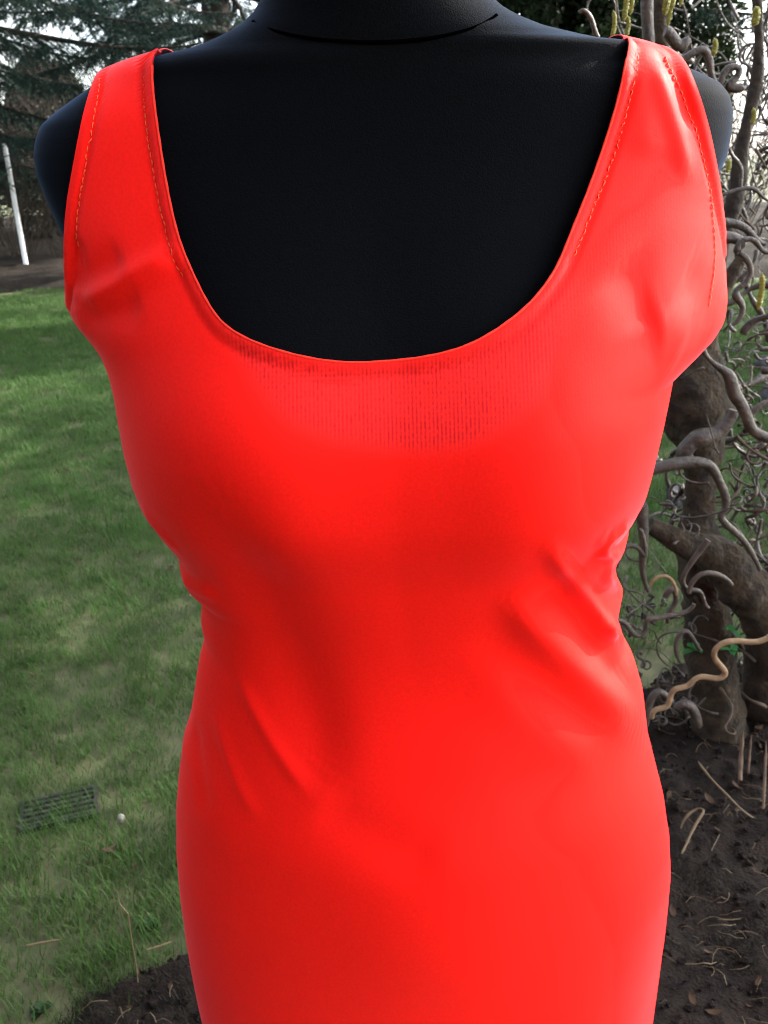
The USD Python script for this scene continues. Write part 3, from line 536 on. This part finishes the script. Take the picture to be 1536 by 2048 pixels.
# ---------------------------------------------------------------- trees and shrubs
def unit(v): return v/np.maximum(np.linalg.norm(v, axis=-1, keepdims=True), 1e-9)
def needles(path, n, ln, w, rg, droop=.35):
    "n needles round a twig that follows path: one slim triangle each"
    t = rg.random(n); k = t*(len(path)-1); i = np.minimum(k.astype(int), len(path)-2); f = (k-i)[:, None]
    p = path[i]*(1-f)+path[i+1]*f; ax = unit(path[i+1]-path[i]); r = unit(rg.standard_normal((n, 3))); r = unit(r-ax*(r*ax).sum(1)[:, None])
    d = unit(r+ax*.8-np.array([0, 0, droop])*0); s = unit(np.cross(d, rg.standard_normal((n, 3))))*w/2; L = ln*(.7+.6*rg.random((n, 1)))
    v = np.stack([p-s, p+s, p+d*L], 1).reshape(-1, 3)
    return v, np.arange(3*n).reshape(-1, 3)
def spruce(height, first, reach, rg, fine_below=3.6, trunk_r=.15, keep=None):
    trunk = tube(np.array([[0, 0, -.2], [.01, 0, .5], [.0, .02, 1.5], [0, 0, height*.5], [0, 0, height]]), [trunk_r*1.35, trunk_r*1.08, trunk_r, trunk_r*.6, .02], 14)
    wood, leaf = [], []; z = first; k = 0
    while z < height-.2:
        fine = z < fine_below; nb = 6 if fine else 5; rr = reach*(1-(z-first)/(height-first))**.8+.25
        for b in range(nb):
            a = k*1.3+b*2*np.pi/nb+rg.uniform(-.35, .35); L = rr*rg.uniform(.75, 1.1); s = np.linspace(0, 1, 9)
            dr = rg.uniform(.30, .5)*L; zz2 = z + .12*L*s - dr*s**1.5 + .16*L*s**4; hd = np.array([math.cos(a), math.sin(a)]); sd = np.array([-hd[1], hd[0]])
            path = np.c_[hd[0]*L*s, hd[1]*L*s, zz2]; path[:, :2] += np.outer(.05*L*np.sin(s*5+b), sd)
            wood.append(tube(path, np.linspace(.030, .005, 9)*max(L/2.2, .4), 5, cap=False))
            st = .062 if fine else .36
            for d in np.arange(.22*L, L, st):
                q = d/L; p = np.array([np.interp(q, s, path[:, c]) for c in range(3)])
                for sg in (-1, 1):
                    if rg.random() < .12: continue
                    tl = (.16+.42*(1-q)*min(L, 1.7)*.6)*rg.uniform(.6, 1.15); tw = unit(np.r_[hd*.75+sd*sg*rg.uniform(.5, 1.0), rg.uniform(-.5, -.05)]); u = np.linspace(0, 1, 5)
                    tp_ = p + tl*u[:, None]*tw - np.array([0, 0, .30*tl])*(u**2)[:, None]
                    if fine:
                        wood.append(tube(tp_, np.linspace(.004, .0018, 5), 3, cap=False)); leaf.append(needles(tp_, int(tl*420), .028, .0056, rg))
                        if rg.random() < .7:
                            for _ in range(3):
                                q2 = rg.random(); p2_ = tp_[int(q2*3.99)]; t2 = unit(tw+rg.standard_normal(3)*.6-np.array([0, 0, .5])); p3 = p2_+np.linspace(0, 1, 3)[:, None]*t2*tl*.4
                                leaf.append(needles(p3, int(tl*190), .026, .0056, rg))
                    else: leaf.append(needles(tp_*1.0, int(tl*46), .11, .030, rg))
        z += rg.uniform(.26, .36) if fine else rg.uniform(.45, .6); k += 1
    return trunk, join(wood), join(leaf)
def tree_thing(name, loc, rz, trunk, wood, leaf, tm='bark_dark', lm='spruce_needles', **kw):
    t = empty(name, loc, rz, **kw); obj('trunk', trunk, tm, t, smooth=True)
    if wood is not None: obj('boughs', wood, tm, t, smooth=True)
    if leaf is not None: obj('crown', leaf, lm, t, smooth=False)
    return t
def copy_of(src, name, loc, rz, scale=1.0, **kw):
    x = UsdGeom.Xform.Define(stage, numbered('/World/'+name)); x.GetPrim().GetReferences().AddInternalReference(src.GetPath())
    x.ClearXformOpOrder(); x.AddTranslateOp().Set(Gf.Vec3d(*map(float, loc))); x.AddRotateZOp().Set(float(rz))
    if scale != 1: x.AddScaleOp().Set(Gf.Vec3f(scale, scale, scale))
    x.GetPrim().SetInstanceable(True); tag(x, **kw); return x.GetPrim()
def stand(x, y): return (x, y, float(gz(x, y)))
rg = np.random.default_rng(5)
s1 = spruce(9.5, 1.2, 2.1, rg, fine_below=3.0, trunk_r=.13); s2 = spruce(10.5, 2.15, 2.3, rg, fine_below=3.9, trunk_r=.15)
spx = at_d(-210, 300, 9.2)[0]; spx2 = at_d(437, 60, 9.6)[0]
spA = tree_thing('spruce', stand(spx, 9.2), 20, *s1, label='blue green spruce with low drooping boughs at the upper left edge', cat='spruce')
spB = tree_thing('spruce', stand(spx2, 9.6), 140, *s2, label='spruce whose bare trunk stands just left of the black neck', cat='spruce')
spC = copy_of(spB, 'spruce', (at_d(-190, 200, 6.6)[0], 6.6, float(gz(0, 6.6))), 75, .95, label='nearer blue green spruce whose bough tips hang in from the left edge', cat='spruce')
# trees that shade the garden from the right, beyond the edge of the photograph
for x, y, r, s in [(-3.6, .3, 15, .85), (-3.9, 2.2, 115, .9), (-3.3, -.9, 215, .8)]:
    copy_of(spA, 'spruce', stand(x, y), r, s, label='spruce beyond the left edge shading the dress from that side', cat='spruce', group='spruces left of the garden')
for x, y, r, s in [(4.9, 6.4, 20, 1.1), (6.9, 7.6, 200, 1.3), (8.8, 6.0, 330, 1.35)]:
    copy_of(spB, 'spruce', stand(x, y), r, s, label='tall spruce beyond the right edge shading the garden', cat='spruce', group='spruces beside the garden')

def thuja(height, width, n, rg, leaf=.05):
    "dense scaly evergreen: sprays of flat leaf pieces spread through an uneven column, on visible stems"
    z = rg.random(n)**.8*height; a = rg.random(n)*2*np.pi
    prof_ = width*np.clip((1-(z/height)**2.2), .03, 1)**.5*np.clip(.55+z/height*1.5, 0, 1)
    lump = .72+.5*meshkit.fbm(np.c_[np.cos(a)*1.5+3, np.sin(a)*1.5, z*1.3], 3, 3); r = prof_*lump*rg.random(n)**.42
    c = np.c_[r*np.cos(a), r*np.sin(a), z]; keep = meshkit.fbm(c*2.6+7, 3, 8) > .40; c = c[keep]; n = len(c); a = a[keep]
    out = unit(np.c_[np.cos(a), np.sin(a), rg.uniform(-.3, .9, n)]+.55*rg.standard_normal((n, 3))); sd = unit(np.cross(out, rg.standard_normal((n, 3)))); L = leaf*(.6+.8*rg.random((n, 1))); w = L*.30
    v = np.stack([c, c+out*L*.5-sd*w, c+out*L, c+out*L*.5+sd*w], 1).reshape(-1, 3); i = np.arange(n)[:, None]*4
    f = np.vstack([i+[0, 1, 2], i+[0, 2, 3]])
    stems = [tube(np.c_[np.linspace(0, rg.normal(0, width*.4), 6), np.linspace(0, rg.normal(0, width*.4), 6), np.linspace(-.1, height*rg.uniform(.6, .9), 6)], np.linspace(.035, .008, 6), 6) for _ in range(5)]
    return join(stems), (v, f)
def evergreen(name, loc, rz, h, w, n, seed, leafm, **kw):
    g = np.random.default_rng(seed); st, lf = thuja(h, w, n, g, leaf=kw.pop('leaf', .055)); t = empty(name, loc, rz, **kw)
    obj('stem', st, 'bark_dark', t, smooth=True); obj('crown', lf, leafm, t); return t
ev = [(-5.6, 12.6, 2.7, .95), (-4.7, 13.2, 2.4, .9)]
e0 = evergreen('evergreen_shrub', stand(*ev[0][:2]), 0, 2.7, .95, 26000, 3, 'evergreen_leaf', label='dark dense evergreen shrub under the spruce at the left edge', cat='shrub', leaf=.07)
copy_of(e0, 'evergreen_shrub', stand(-4.1, 12.4), 100, .80, label='dark evergreen shrub right of the white pole, partly hidden by bare stems', cat='shrub')
tx = [(at_d(1030, 40, 8.3)[0], 8.3), (at_d(1120, 40, 8.0)[0], 8.0), (at_d(1215, 40, 8.4)[0], 8.4), (at_d(1370, 40, 9.0)[0], 9.0)]
labs = ['dark olive conifer rising right behind the black neck', 'dark olive conifer behind the black shoulder on the right', 'dark conifer left of the hanging catkins above the right strap', 'dark conifer right of the hanging catkins, thinner than its neighbours']
th0 = evergreen('conifer', stand(*tx[0]), 0, 4.2, .60, 42000, 7, 'thuja_leaf', label=labs[0], cat='conifer', leaf=.05)
for k in (1, 2, 3): copy_of(th0, 'conifer', stand(*tx[k]), 97*k, [1, 1.08, .95, .9][k], label=labs[k], cat='conifer')

mat('twig_gold', {'g': ('geometry', {}), 'r': ('rgb_ramp', {'ramp': [(0, (.03, .022, .015)), (.35, (.085, .058, .034)), (.62, (.26, .18, .085)), (1, (.50, .38, .19))]}), 'p': ('principled_bsdf', {'roughness': .7, 'specular_ior_level': .3})},
    [('g.random_per_island', 'r.fac'), ('r.color', 'p.base_color')])
def bare_shrub(n, h, spread, rg, r0_=.0065):
    parts = []
    def grow(p, d, L, r, lev):
        k = 7; q = [p]; dd = d.copy()
        for _ in range(k-1):
            dd = unit(dd+rg.standard_normal(3)*.13+np.array([0, 0, .05])); q.append(q[-1]+dd*L/(k-1))
        q = np.array(q); parts.append(tube(q, np.linspace(r, r*.45, k), 3 if lev else 5, cap=False))
        if lev < 2:
            for _ in range(rg.integers(3, 6)):
                i = rg.integers(2, k); grow(q[i], unit((q[i]-q[i-1])+rg.standard_normal(3)*.035*10*.3+rg.standard_normal(3)*.5*L/(k)), L*rg.uniform(.3, .55), r*.5, lev+1)
    for _ in range(n):
        a = rg.uniform(0, 6.28); rad = rg.random()*.25; grow(np.array([rad*math.cos(a), rad*math.sin(a), -.05]), unit(np.array([math.cos(a)*spread, math.sin(a)*spread, 1.0])+rg.standard_normal(3)*.1), h*rg.uniform(.6, 1.05), r0_*rg.uniform(.6, 1.2), 0)
    return join(parts)
bs = empty('bare_shrub', stand(-3.5, 11.6), 0, label='leafless golden brown shrub of many thin stems in the hedge', cat='shrub', group='bare shrubs along the back of the garden')
obj('stems', bare_shrub(40, 2.5, .40, np.random.default_rng(8)), 'twig_gold', bs, smooth=True)
for i, (x, y, r, s) in enumerate([(-4.4, 11.2, 40, .9), (-2.7, 12.0, 90, 1.0), (-2.9, 10.7, 200, .75), (-2.0, 11.6, 140, .95), (-1.2, 12.2, 250, 1.0), (-5.2, 11.0, 300, .8), (-3.8, 12.8, 10, 1.1), (-2.4, 13.2, 310, 1.15), (-3.35, 10.2, 77, .62), (-3.95, 10.4, 155, .7), (-3.1, 10.9, 222, .8),
                               (2.6, 10.6, 60, .9), (3.5, 11.2, 120, .95), (4.4, 11.8, 180, 1.0), (5.3, 11.0, 240, .9), (3.0, 12.6, 300, 1.1), (4.9, 13, 20, 1.1)]):
    copy_of(bs, 'bare_shrub', stand(x, y), r, s, label='leafless golden brown shrub of many thin stems in the hedge', cat='shrub', group='bare shrubs along the back of the garden')
# ---------------------------------------------------------------- the corkscrew hazel
hz = empty('corkscrew_hazel', (0, 0, 0), label='corkscrew hazel with mossy trunk and curling leafless branches right of the dress', cat='shrub')
hr = np.random.default_rng(21)
def limb(px, y, name='branch', m='bark_hazel', n=None, rough=.06, sides=10, **kw):
    "px: (u, v, width in the photograph, further back by) along a branch that stands y metres off"
    a = np.array([(p+(0,)*4)[:4] for p in px], float); n = n or max(24, len(a)*9); s = spline(np.c_[a[:, :2], a[:, 2], a[:, 3]], n)
    pts = np.array([at_d(u, v, y+dy) for u, v, w, dy in s]); dep = (pts-EYE)@fwd; r = np.abs(s[:, 2])/2*dep/FPX
    r = r*(1+rough*2*(meshkit.fbm(pts*40, 2, 3)-.5)*2); v, f = tube(pts, r, sides)
    if a[:, 2].max() > 35:                                        # knots and hollows of the old wood
        c = np.repeat(pts, sides, 0); b = v[:n*sides]; dr = b-c; v[:n*sides] = c + dr*(1+.75*(meshkit.fbm(b*[22, 22, 14], 3, 5)-.5))[:, None]
    return obj(name, (v, f), m, hz, smooth=50, **kw)
limb([(1452,1560,150),(1442,1500,120),(1428,1400,104),(1418,1280,92),(1408,1180,88),(1402,1090,84),(1398,1010,70),(1402,930,74),(1398,860,118),(1388,800,128),(1392,740,100),(1402,680,66),(1412,600,60),(1425,520,52)], 1.92, 'trunk', 'bark_moss', n=150, sides=22)
limb([(1425,520,50),(1452,455,36),(1474,380,30),(1482,310,28),(1497,235,25),(1513,165,24),(1518,90,20),(1512,-30,18)], 1.95, m='bark_dark')
limb([(1600,1345,120),(1530,1235,104),(1470,1150,92),(1425,1105,80),(1375,1088,58),(1330,1066,42),(1298,1050,30)], 1.80, 'limb', 'bark_moss', n=90, sides=18)
limb([(1580,1560,120),(1545,1480,110),(1530,1380,95),(1545,1260,90),(1575,1130,80)], 1.98, 'limb', 'bark_moss', n=60, sides=18)
limb([(1280,960,14),(1297,944,20),(1340,930,24),(1385,924,24),(1420,932,20),(1436,958,18),(1450,990,17),(1450,1018,15),(1442,1034,14),(1470,1064,14),(1500,1100,12),(1520,1140,9)], 1.72)
limb([(1378,930,34),(1372,900,34),(1392,880,36),(1425,868,34),(1452,848,28),(1468,820,20)], 1.78)
limb([(1405,700,16),(1422,722,10),(1440,736,16),(1458,752,24),(1468,785,26),(1484,812,24),(1496,842,22),(1508,862,22),(1540,878,22),(1580,900,20)], 1.66)
limb([(1500,840,14),(1508,822,14),(1536,804,12),(1565,800,10)], 1.67)
limb([(1400,470,22),(1440,446,20),(1470,448,18),(1492,458,15),(1512,478,12),(1530,488,9)], 1.70)
limb([(1405,485,30),(1440,476,26),(1466,476,24),(1484,486,18),(1476,497,16),(1483,507,12)], 1.62)
limb([(1476,500,11),(1480,485,11),(1496,478,10),(1512,484,10),(1524,500,9),(1540,506,8),(1560,500,7)], 1.60)
limb([(1478,504,12),(1494,520,12),(1501,542,12),(1490,566,12),(1474,580,12),(1472,592,16),(1483,608,12),(1484,626,11),(1476,640,10),(1464,650,8)], 1.60)
limb([(1430,610,34),(1452,570,30),(1472,535,26),(1488,508,20)], 1.80, m='bark_moss')
limb([(1458,296,8),(1470,318,8),(1480,334,10),(1482,360,8),(1481,382,7)], 1.9)
limb([(1430,398,8),(1455,386,8),(1478,379,8),(1505,377,9),(1520,388,7),(1545,405,6)], 1.75)
limb([(1280,1010,30),(1285,1045,24),(1287,1085,18),(1285,1130,14),(1290,1165,10),(1298,1182,10)], 1.70)
limb([(1236,1135,8),(1240,1110,9),(1256,1092,10),(1278,1098,10),(1290,1112,9),(1288,1080,8),(1280,1060,7)], 1.62)
limb([(1545,1268,12),(1505,1284,12),(1470,1282,12),(1440,1290,12),(1428,1308,12),(1438,1328,12),(1450,1346,13),(1440,1356,12),(1412,1354,12),(1392,1357,11),(1374,1372,11),(1350,1379,11),(1340,1396,11),(1334,1412,11),(1316,1418,11),(1304,1436,10)], 1.52, m='bark_tan', n=160)
limb([(1218,1252,8),(1238,1241,10),(1254,1250,10),(1266,1266,11),(1280,1270,11),(1292,1256,10),(1296,1240,11),(1312,1236,12),(1340,1231,10),(1370,1224,9),(1388,1208,8)], 1.60)
limb([(1290,1450,14),(1296,1420,16),(1304,1396,16),(1318,1384,15),(1336,1396,14),(1346,1404,12)], 1.66)
limb([(1352,1416,12),(1368,1408,18),(1382,1414,20),(1392,1434,20),(1398,1452,16)], 1.68)
limb([(1300,1172,5),(1316,1154,7),(1336,1154,7),(1350,1172,7),(1352,1190,5)], 1.60, m='bark_tan')
limb([(1378,1186,9),(1388,1160,10),(1408,1147,11),(1432,1148,10),(1452,1158,10),(1464,1170,8)], 1.62)
limb([(1416,1080,14),(1392,1112,12),(1372,1142,10),(1366,1162,9),(1376,1178,9),(1398,1182,8),(1408,1200,7),(1418,1216,6)], 1.64)
limb([(1330,1195,12),(1348,1180,14),(1352,1200,12),(1340,1222,11),(1336,1245,9)], 1.7)
limb([(1400,1300,8),(1385,1275,9),(1370,1262,10),(1356,1275,10),(1352,1300,9),(1362,1325,8)], 1.72)
limb([(1158,26,8),(1168,22,10),(1180,34,11),(1188,56,11),(1196,76,10)], 1.25)
limb([(1296,-40,22),(1294,10,24),(1296,60,24),(1300,110,20)], 1.72)
limb([(1326,-40,28),(1322,20,29),(1321,70,28),(1330,120,24)], 1.80, m='bark_moss')
limb([(1330,62,22),(1346,78,22),(1360,92,20),(1372,84,18),(1378,76,10)], 1.74)
limb([(1352,122,12),(1376,112,15),(1396,101,16),(1410,102,16),(1418,118,16),(1422,145,14),(1430,165,12)], 1.66)
limb([(1440,178,12),(1446,150,14),(1462,134,14),(1478,138,13),(1470,158,14),(1458,172,16),(1474,176,18),(1486,172,12)], 1.68)
# finer curling twigs further in
def curl(p, L, r, hr, n=34, tight=1.0):
    d = unit(hr.standard_normal(3)); ax = unit(hr.standard_normal(3)); q = [p]; k = hr.uniform(-1, 1)*tight
    for i in range(n-1):
        if hr.random() < .10: ax = unit(ax+hr.standard_normal(3)*.8); k = hr.uniform(-1, 1)*tight
        d = unit(d+np.cross(ax, d)*k*.55+np.array([0, 0, .02])); q.append(q[-1]+d*L/n)
    return tube(np.array(q), np.linspace(r, r*.45, n)*(1+.25*np.sin(np.arange(n)*.9)), 5)
tw = []; tw2 = []
for _ in range(150):
    u, v = hr.uniform(1310, 1640), hr.uniform(40, 1480); y = hr.uniform(1.7, 2.5)
    if v < 700: y += .3
    (tw if hr.random() < .7 else tw2).append(curl(at_d(u, v, y), hr.uniform(.10, .34), hr.uniform(.0022, .0052), hr, tight=1.1))
for _ in range(34):
    u, v = hr.uniform(1250, 1420), hr.uniform(960, 1480); tw.append(curl(at_d(u, v, hr.uniform(1.7, 2.1)), hr.uniform(.08, .2), hr.uniform(.002, .004), hr, tight=1.2))
for _ in range(60):
    u, v = hr.uniform(1330, 1640), hr.uniform(0, 420); tw.append(curl(at_d(u, v, hr.uniform(2.2, 3.2)), hr.uniform(.3, .7), hr.uniform(.002, .004), hr, tight=.5))
for _ in range(90):
    u, v = hr.uniform(1320, 1640), hr.uniform(560, 1300); (tw if hr.random() < .5 else tw2).append(curl(at_d(u, v, hr.uniform(1.9, 2.7)), hr.uniform(.12, .36), hr.uniform(.002, .005), hr, tight=.9))
for _ in range(16):
    u, v = hr.uniform(1400, 1640), hr.uniform(640, 1250); tw.append(curl(at_d(u, v, hr.uniform(1.9, 2.3)), hr.uniform(.3, .6), hr.uniform(.006, .010), hr, n=44, tight=.7))
obj('twigs', join(tw), 'bark_hazel', hz, smooth=True, kind='stuff'); obj('twigs', join(tw2), 'twig_brown', hz, smooth=True, kind='stuff')
def catkin(u, v0, v1, w, y, lean=0):
    a, b = at_d(u, v0, y), at_d(u+lean, v1, y); n = 26; t = np.linspace(0, 1, n); p = a+(b-a)*t[:, None]; p[:, 0] += .002*np.sin(t*4); dep = (a-EYE)@fwd; r = w/2*dep/FPX
    rr = r*np.clip(np.minimum(t*7, (1-t)*5+.25), .15, 1); v, f = tube(p, rr, 9); g = np.random.default_rng(int(u*7+v0+999)); c = np.repeat(p, 9, 0); k = n*9
    v[:k] = c+(v[:k]-c)*(1+.35*(g.random((k, 1))-.4)); obj('catkin', (v, f), 'catkin', hz, smooth=False)
for q in [(1226,20,78,9,1.3),(1250,-30,42,11,1.28),(1254,30,74,9,1.32),(1262,-20,30,8,1.3),(1331,-30,30,14,1.35),(1338,-20,52,9,1.36),(1345,-30,20,9,1.34),(1362,-30,14,8,1.3),(1510,12,52,15,1.30),(1428,76,112,11,1.5),(1506,215,250,9,1.4),(1524,545,620,11,1.35,-6),(1456,318,346,9,1.8)]: catkin(*q)
# ---------------------------------------------------------------- small things
def rod(name, px, wpx, m, h=0.01, lift=None, **kw):
    "a straw or stick lying along a line over the ground; px: (u, v, height above the ground)"
    P_ = np.array([at_ground(u, v, hh) for u, v, hh in [(p+(h,))[:3] for p in px]]); q = spline(P_, 30) if len(P_) > 2 else np.linspace(P_[0], P_[-1], 12)
    dep = (q-EYE)@fwd; r = wpx*.36*dep/FPX; t = np.linspace(0, 1, len(q)); return obj(name, tube(q, r*np.clip(np.minimum(t*8+.3, (1-t)*3+.15), 0, 1)*(1+.12*np.sin(t*19)), 7), m, smooth=True, **kw)
a = at_ground(55, 545); b = at_y(9, 290, a[1]+.1)
po = empty('white_pole', (0, 0, 0), label='slim white pole leaning in the border at the left edge', cat='pole')
obj('shaft', tube([a, b], .024, 12), 'white_paint', po); obj('foot', tube([a-[0, 0, .03], a+(b-a)*.04, a+(b-a)*.06], [.036, .034, .026], 12), 'white_paint', po); obj('tip', tube([b, b+(b-a)*.012], [.024, .008], 12), 'white_paint', po)
# drain grate in the lawn
g0 = at_ground(118, 1615); gr = empty('drain_grate', (g0[0], g0[1], g0[2]-.006), 19, label='dark iron drain grate half sunk in the lawn', cat='drain')
def bx(sx, sy, sz, x=0, y=0, z=0):
    m_ = trimesh.creation.box((sx, sy, sz)); m_.apply_translation((x, y, z)); return m_.vertices, m_.faces
obj('frame', join([bx(.17, .008, .016, 0, .05), bx(.17, .008, .016, 0, -.05), bx(.008, .092, .016, .081, 0), bx(.008, .092, .016, -.081, 0)]), 'iron', gr, smooth=False)
for k in range(5): obj('bar', bx(.154, .009, .014, 0, -.036+k*.018, -.001), 'iron', gr, smooth=False)
obj('pit', bx(.154, .092, .004, 0, 0, -.016), 'soil', gr, smooth=False)
# black box on the lawn
c0 = at_ground(1357, 1010); k0 = empty('black_box', (c0[0], c0[1], c0[2]), 25, label='small black box with a lid lying on the lawn behind the hazel', cat='box')
obj('case', trimesh.creation.box((.075, .06, .05)).apply_translation((0, 0, .03)), 'black_plastic', k0, smooth=False); obj('lid', trimesh.creation.box((.082, .067, .014)).apply_translation((0, 0, .0625)), 'black_plastic', k0, smooth=False)
def stone(name, u, v, size, m, seed, sq=(1, .8, .7), **kw):
    c = at_ground(u, v); s = trimesh.creation.icosphere(3); v_ = s.vertices*(1+.35*(meshkit.fbm(s.vertices*1.6+seed, 3, seed)-.5))[:, None]*np.array(sq)*size
    obj(name, (v_+c+[0, 0, size*sq[2]*.6], s.faces), m, smooth=True, **kw)
stone('stone', 1530, 735, .062, 'dark_stone', 2, label='dark rounded stone on the lawn at the right edge', cat='stone')
stone('stone', 1534, 800, .055, 'dark_stone', 5, sq=(.7, .7, 1.1), label='upright dark stone just below the rounded one at the right edge', cat='stone')
stone('stone', 243, 1642, .010, 'pale_stone', 9, sq=(.8, .7, 1.2), label='small pale pebble in the grass beside the drain grate', cat='stone')
stone('stone', 1503, 1762, .010, 'pale_stone', 4, label='tiny pale pebble on the dark soil near the right edge', cat='stone')
# straws and sticks
rod('straw', [(1396,1522,.10),(1425,1560,.08),(1462,1598,.06),(1500,1632,.03),(1540,1637,.02)], 6, 'straw', label='long bent pale straw crossing the soil at the right edge', cat='straw')
rod('straw', [(1355,1733,.01),(1362,1712,.02),(1380,1672,.04),(1398,1638,.06),(1407,1622,.07),(1396,1618,.06),(1376,1630,.05),(1363,1652,.03),(1361,1700,.01)], 7, 'straw', label='pale straw folded into a loop on the dark soil', cat='straw')
rod('stick', [(1318,1588),(1370,1582),(1440,1574)], 10, 'brown_stick', label='brown stick lying on the soil beside the dress hip', cat='stick')
rod('straw', [(1375,1618),(1390,1600),(1414,1585)], 4, 'straw', label='short straw just below the brown stick', cat='straw')
rod('straw', [(1332,1660),(1356,1660)], 4, 'straw', label='short straw touching the red hem line at the hip', cat='straw')
rod('straw', [(1435,1838),(1480,1838),(1536,1822)], 4, 'straw', label='thin straw lying level on the soil near the right edge', cat='straw')
rod('straw', [(1480,1932),(1510,1918),(1540,1902)], 4, 'straw', label='thin straw slanting up to the right edge low on the soil', cat='straw')
rod('straw', [(50,1892),(90,1884),(128,1878)], 6, 'straw', h=.03, label='pale straw lying in the grass at the lower left', cat='straw')
rod('straw', [(378,1192),(395,1182),(410,1178)], 5, 'straw', h=.03, label='short tan stalk in the grass beside the waist', cat='straw')
rod('dry_stalk', [(276,1985,.0),(272,1930,.07),(265,1890,.12),(258,1840,.18),(254,1825,.2),(240,1808,.215),(236,1788,.235),(224,1774,.25)], 3.6, 'straw', label='thin dry stalk standing at the corner of the bed', cat='stalk')
rod('dry_stalk', [(290,1900),(315,1893),(350,1880)], 5, 'straw', h=.04, label='dry stalk lying across the edge of the bed', cat='stalk')
for k, px in enumerate([[(1450,1490,.0),(1453,1440,.06),(1458,1404,.12)], [(1480,1580,.0),(1482,1510,.07),(1486,1462,.14)], [(1496,1560,0),(1500,1500,.08),(1503,1470,.12)], [(1526,1640,0),(1530,1540,.10),(1533,1480,.16)]]):
    rod('dry_stalk', px, [9, 12, 6, 8][k], 'brown_stick', label=['short cut brown stem at the foot of the hazel trunk', 'brown cut stem standing in the soil left of the right edge', 'thin brown stem beside the thicker cut one', 'tall brown stem at the right edge of the bed'][k], cat='stem')
# sprouts
def sprout(u, v, y, n, L, seed, name='green_sprout', m='sprout_leaf', **kw):
    g = np.random.default_rng(seed); parts = []; c = at_d(u, v, y)
    for i in range(n):
        a = g.uniform(0, 6.28); d = unit(np.array([math.cos(a), math.sin(a), g.uniform(.2, 1.4)])); s = unit(np.cross(d, [0, 0, 1.0])); k = np.linspace(0, 1, 6); w = .3*np.sin(np.pi*np.clip(k, .04, .98))**.7*L
        m_ = c+d*(k*L)[:, None]-np.array([0, 0, .4*L])*(k**2)[:, None]; v_ = np.vstack([m_-s*w[:, None]+[0, 0, .002], m_-[0, 0, .002], m_+s*w[:, None]+[0, 0, .002]]); j = np.arange(5)
        parts.append((v_, np.vstack([np.stack([j+6*r, j+1+6*r, j+7+6*r], -1) for r in (0, 1)]+[np.stack([j+6*r, j+7+6*r, j+6+6*r], -1) for r in (0, 1)])))
    obj(name, join(parts), m, smooth=True, **kw)
sprout(1388, 1300, 1.86, 5, .030, 1, label='small bright green sprout left of the hazel foot', cat='sprout')
sprout(1463, 1262, 1.75, 4, .026, 2, label='upper small green sprout growing on the hazel wood', cat='sprout')
sprout(1462, 1300, 1.74, 5, .024, 3, label='green leaf cluster just under the tan twig', cat='sprout')
for u, v, s, lab in [(300,1850,4,'low green weed at the corner of the bed beside the dress'), (85,2020,5,'leafy green weed at the very bottom left'), (262,2010,6,'small green weed in the dark soil at the bottom'), (322,1990,8,'pale weed near the dress at the bottom left')]:
    p = at_ground(u, v); sprout(u, v, p[1], 11, .024, s, name='weed', m='weed_leaf', label=lab, cat='weed')
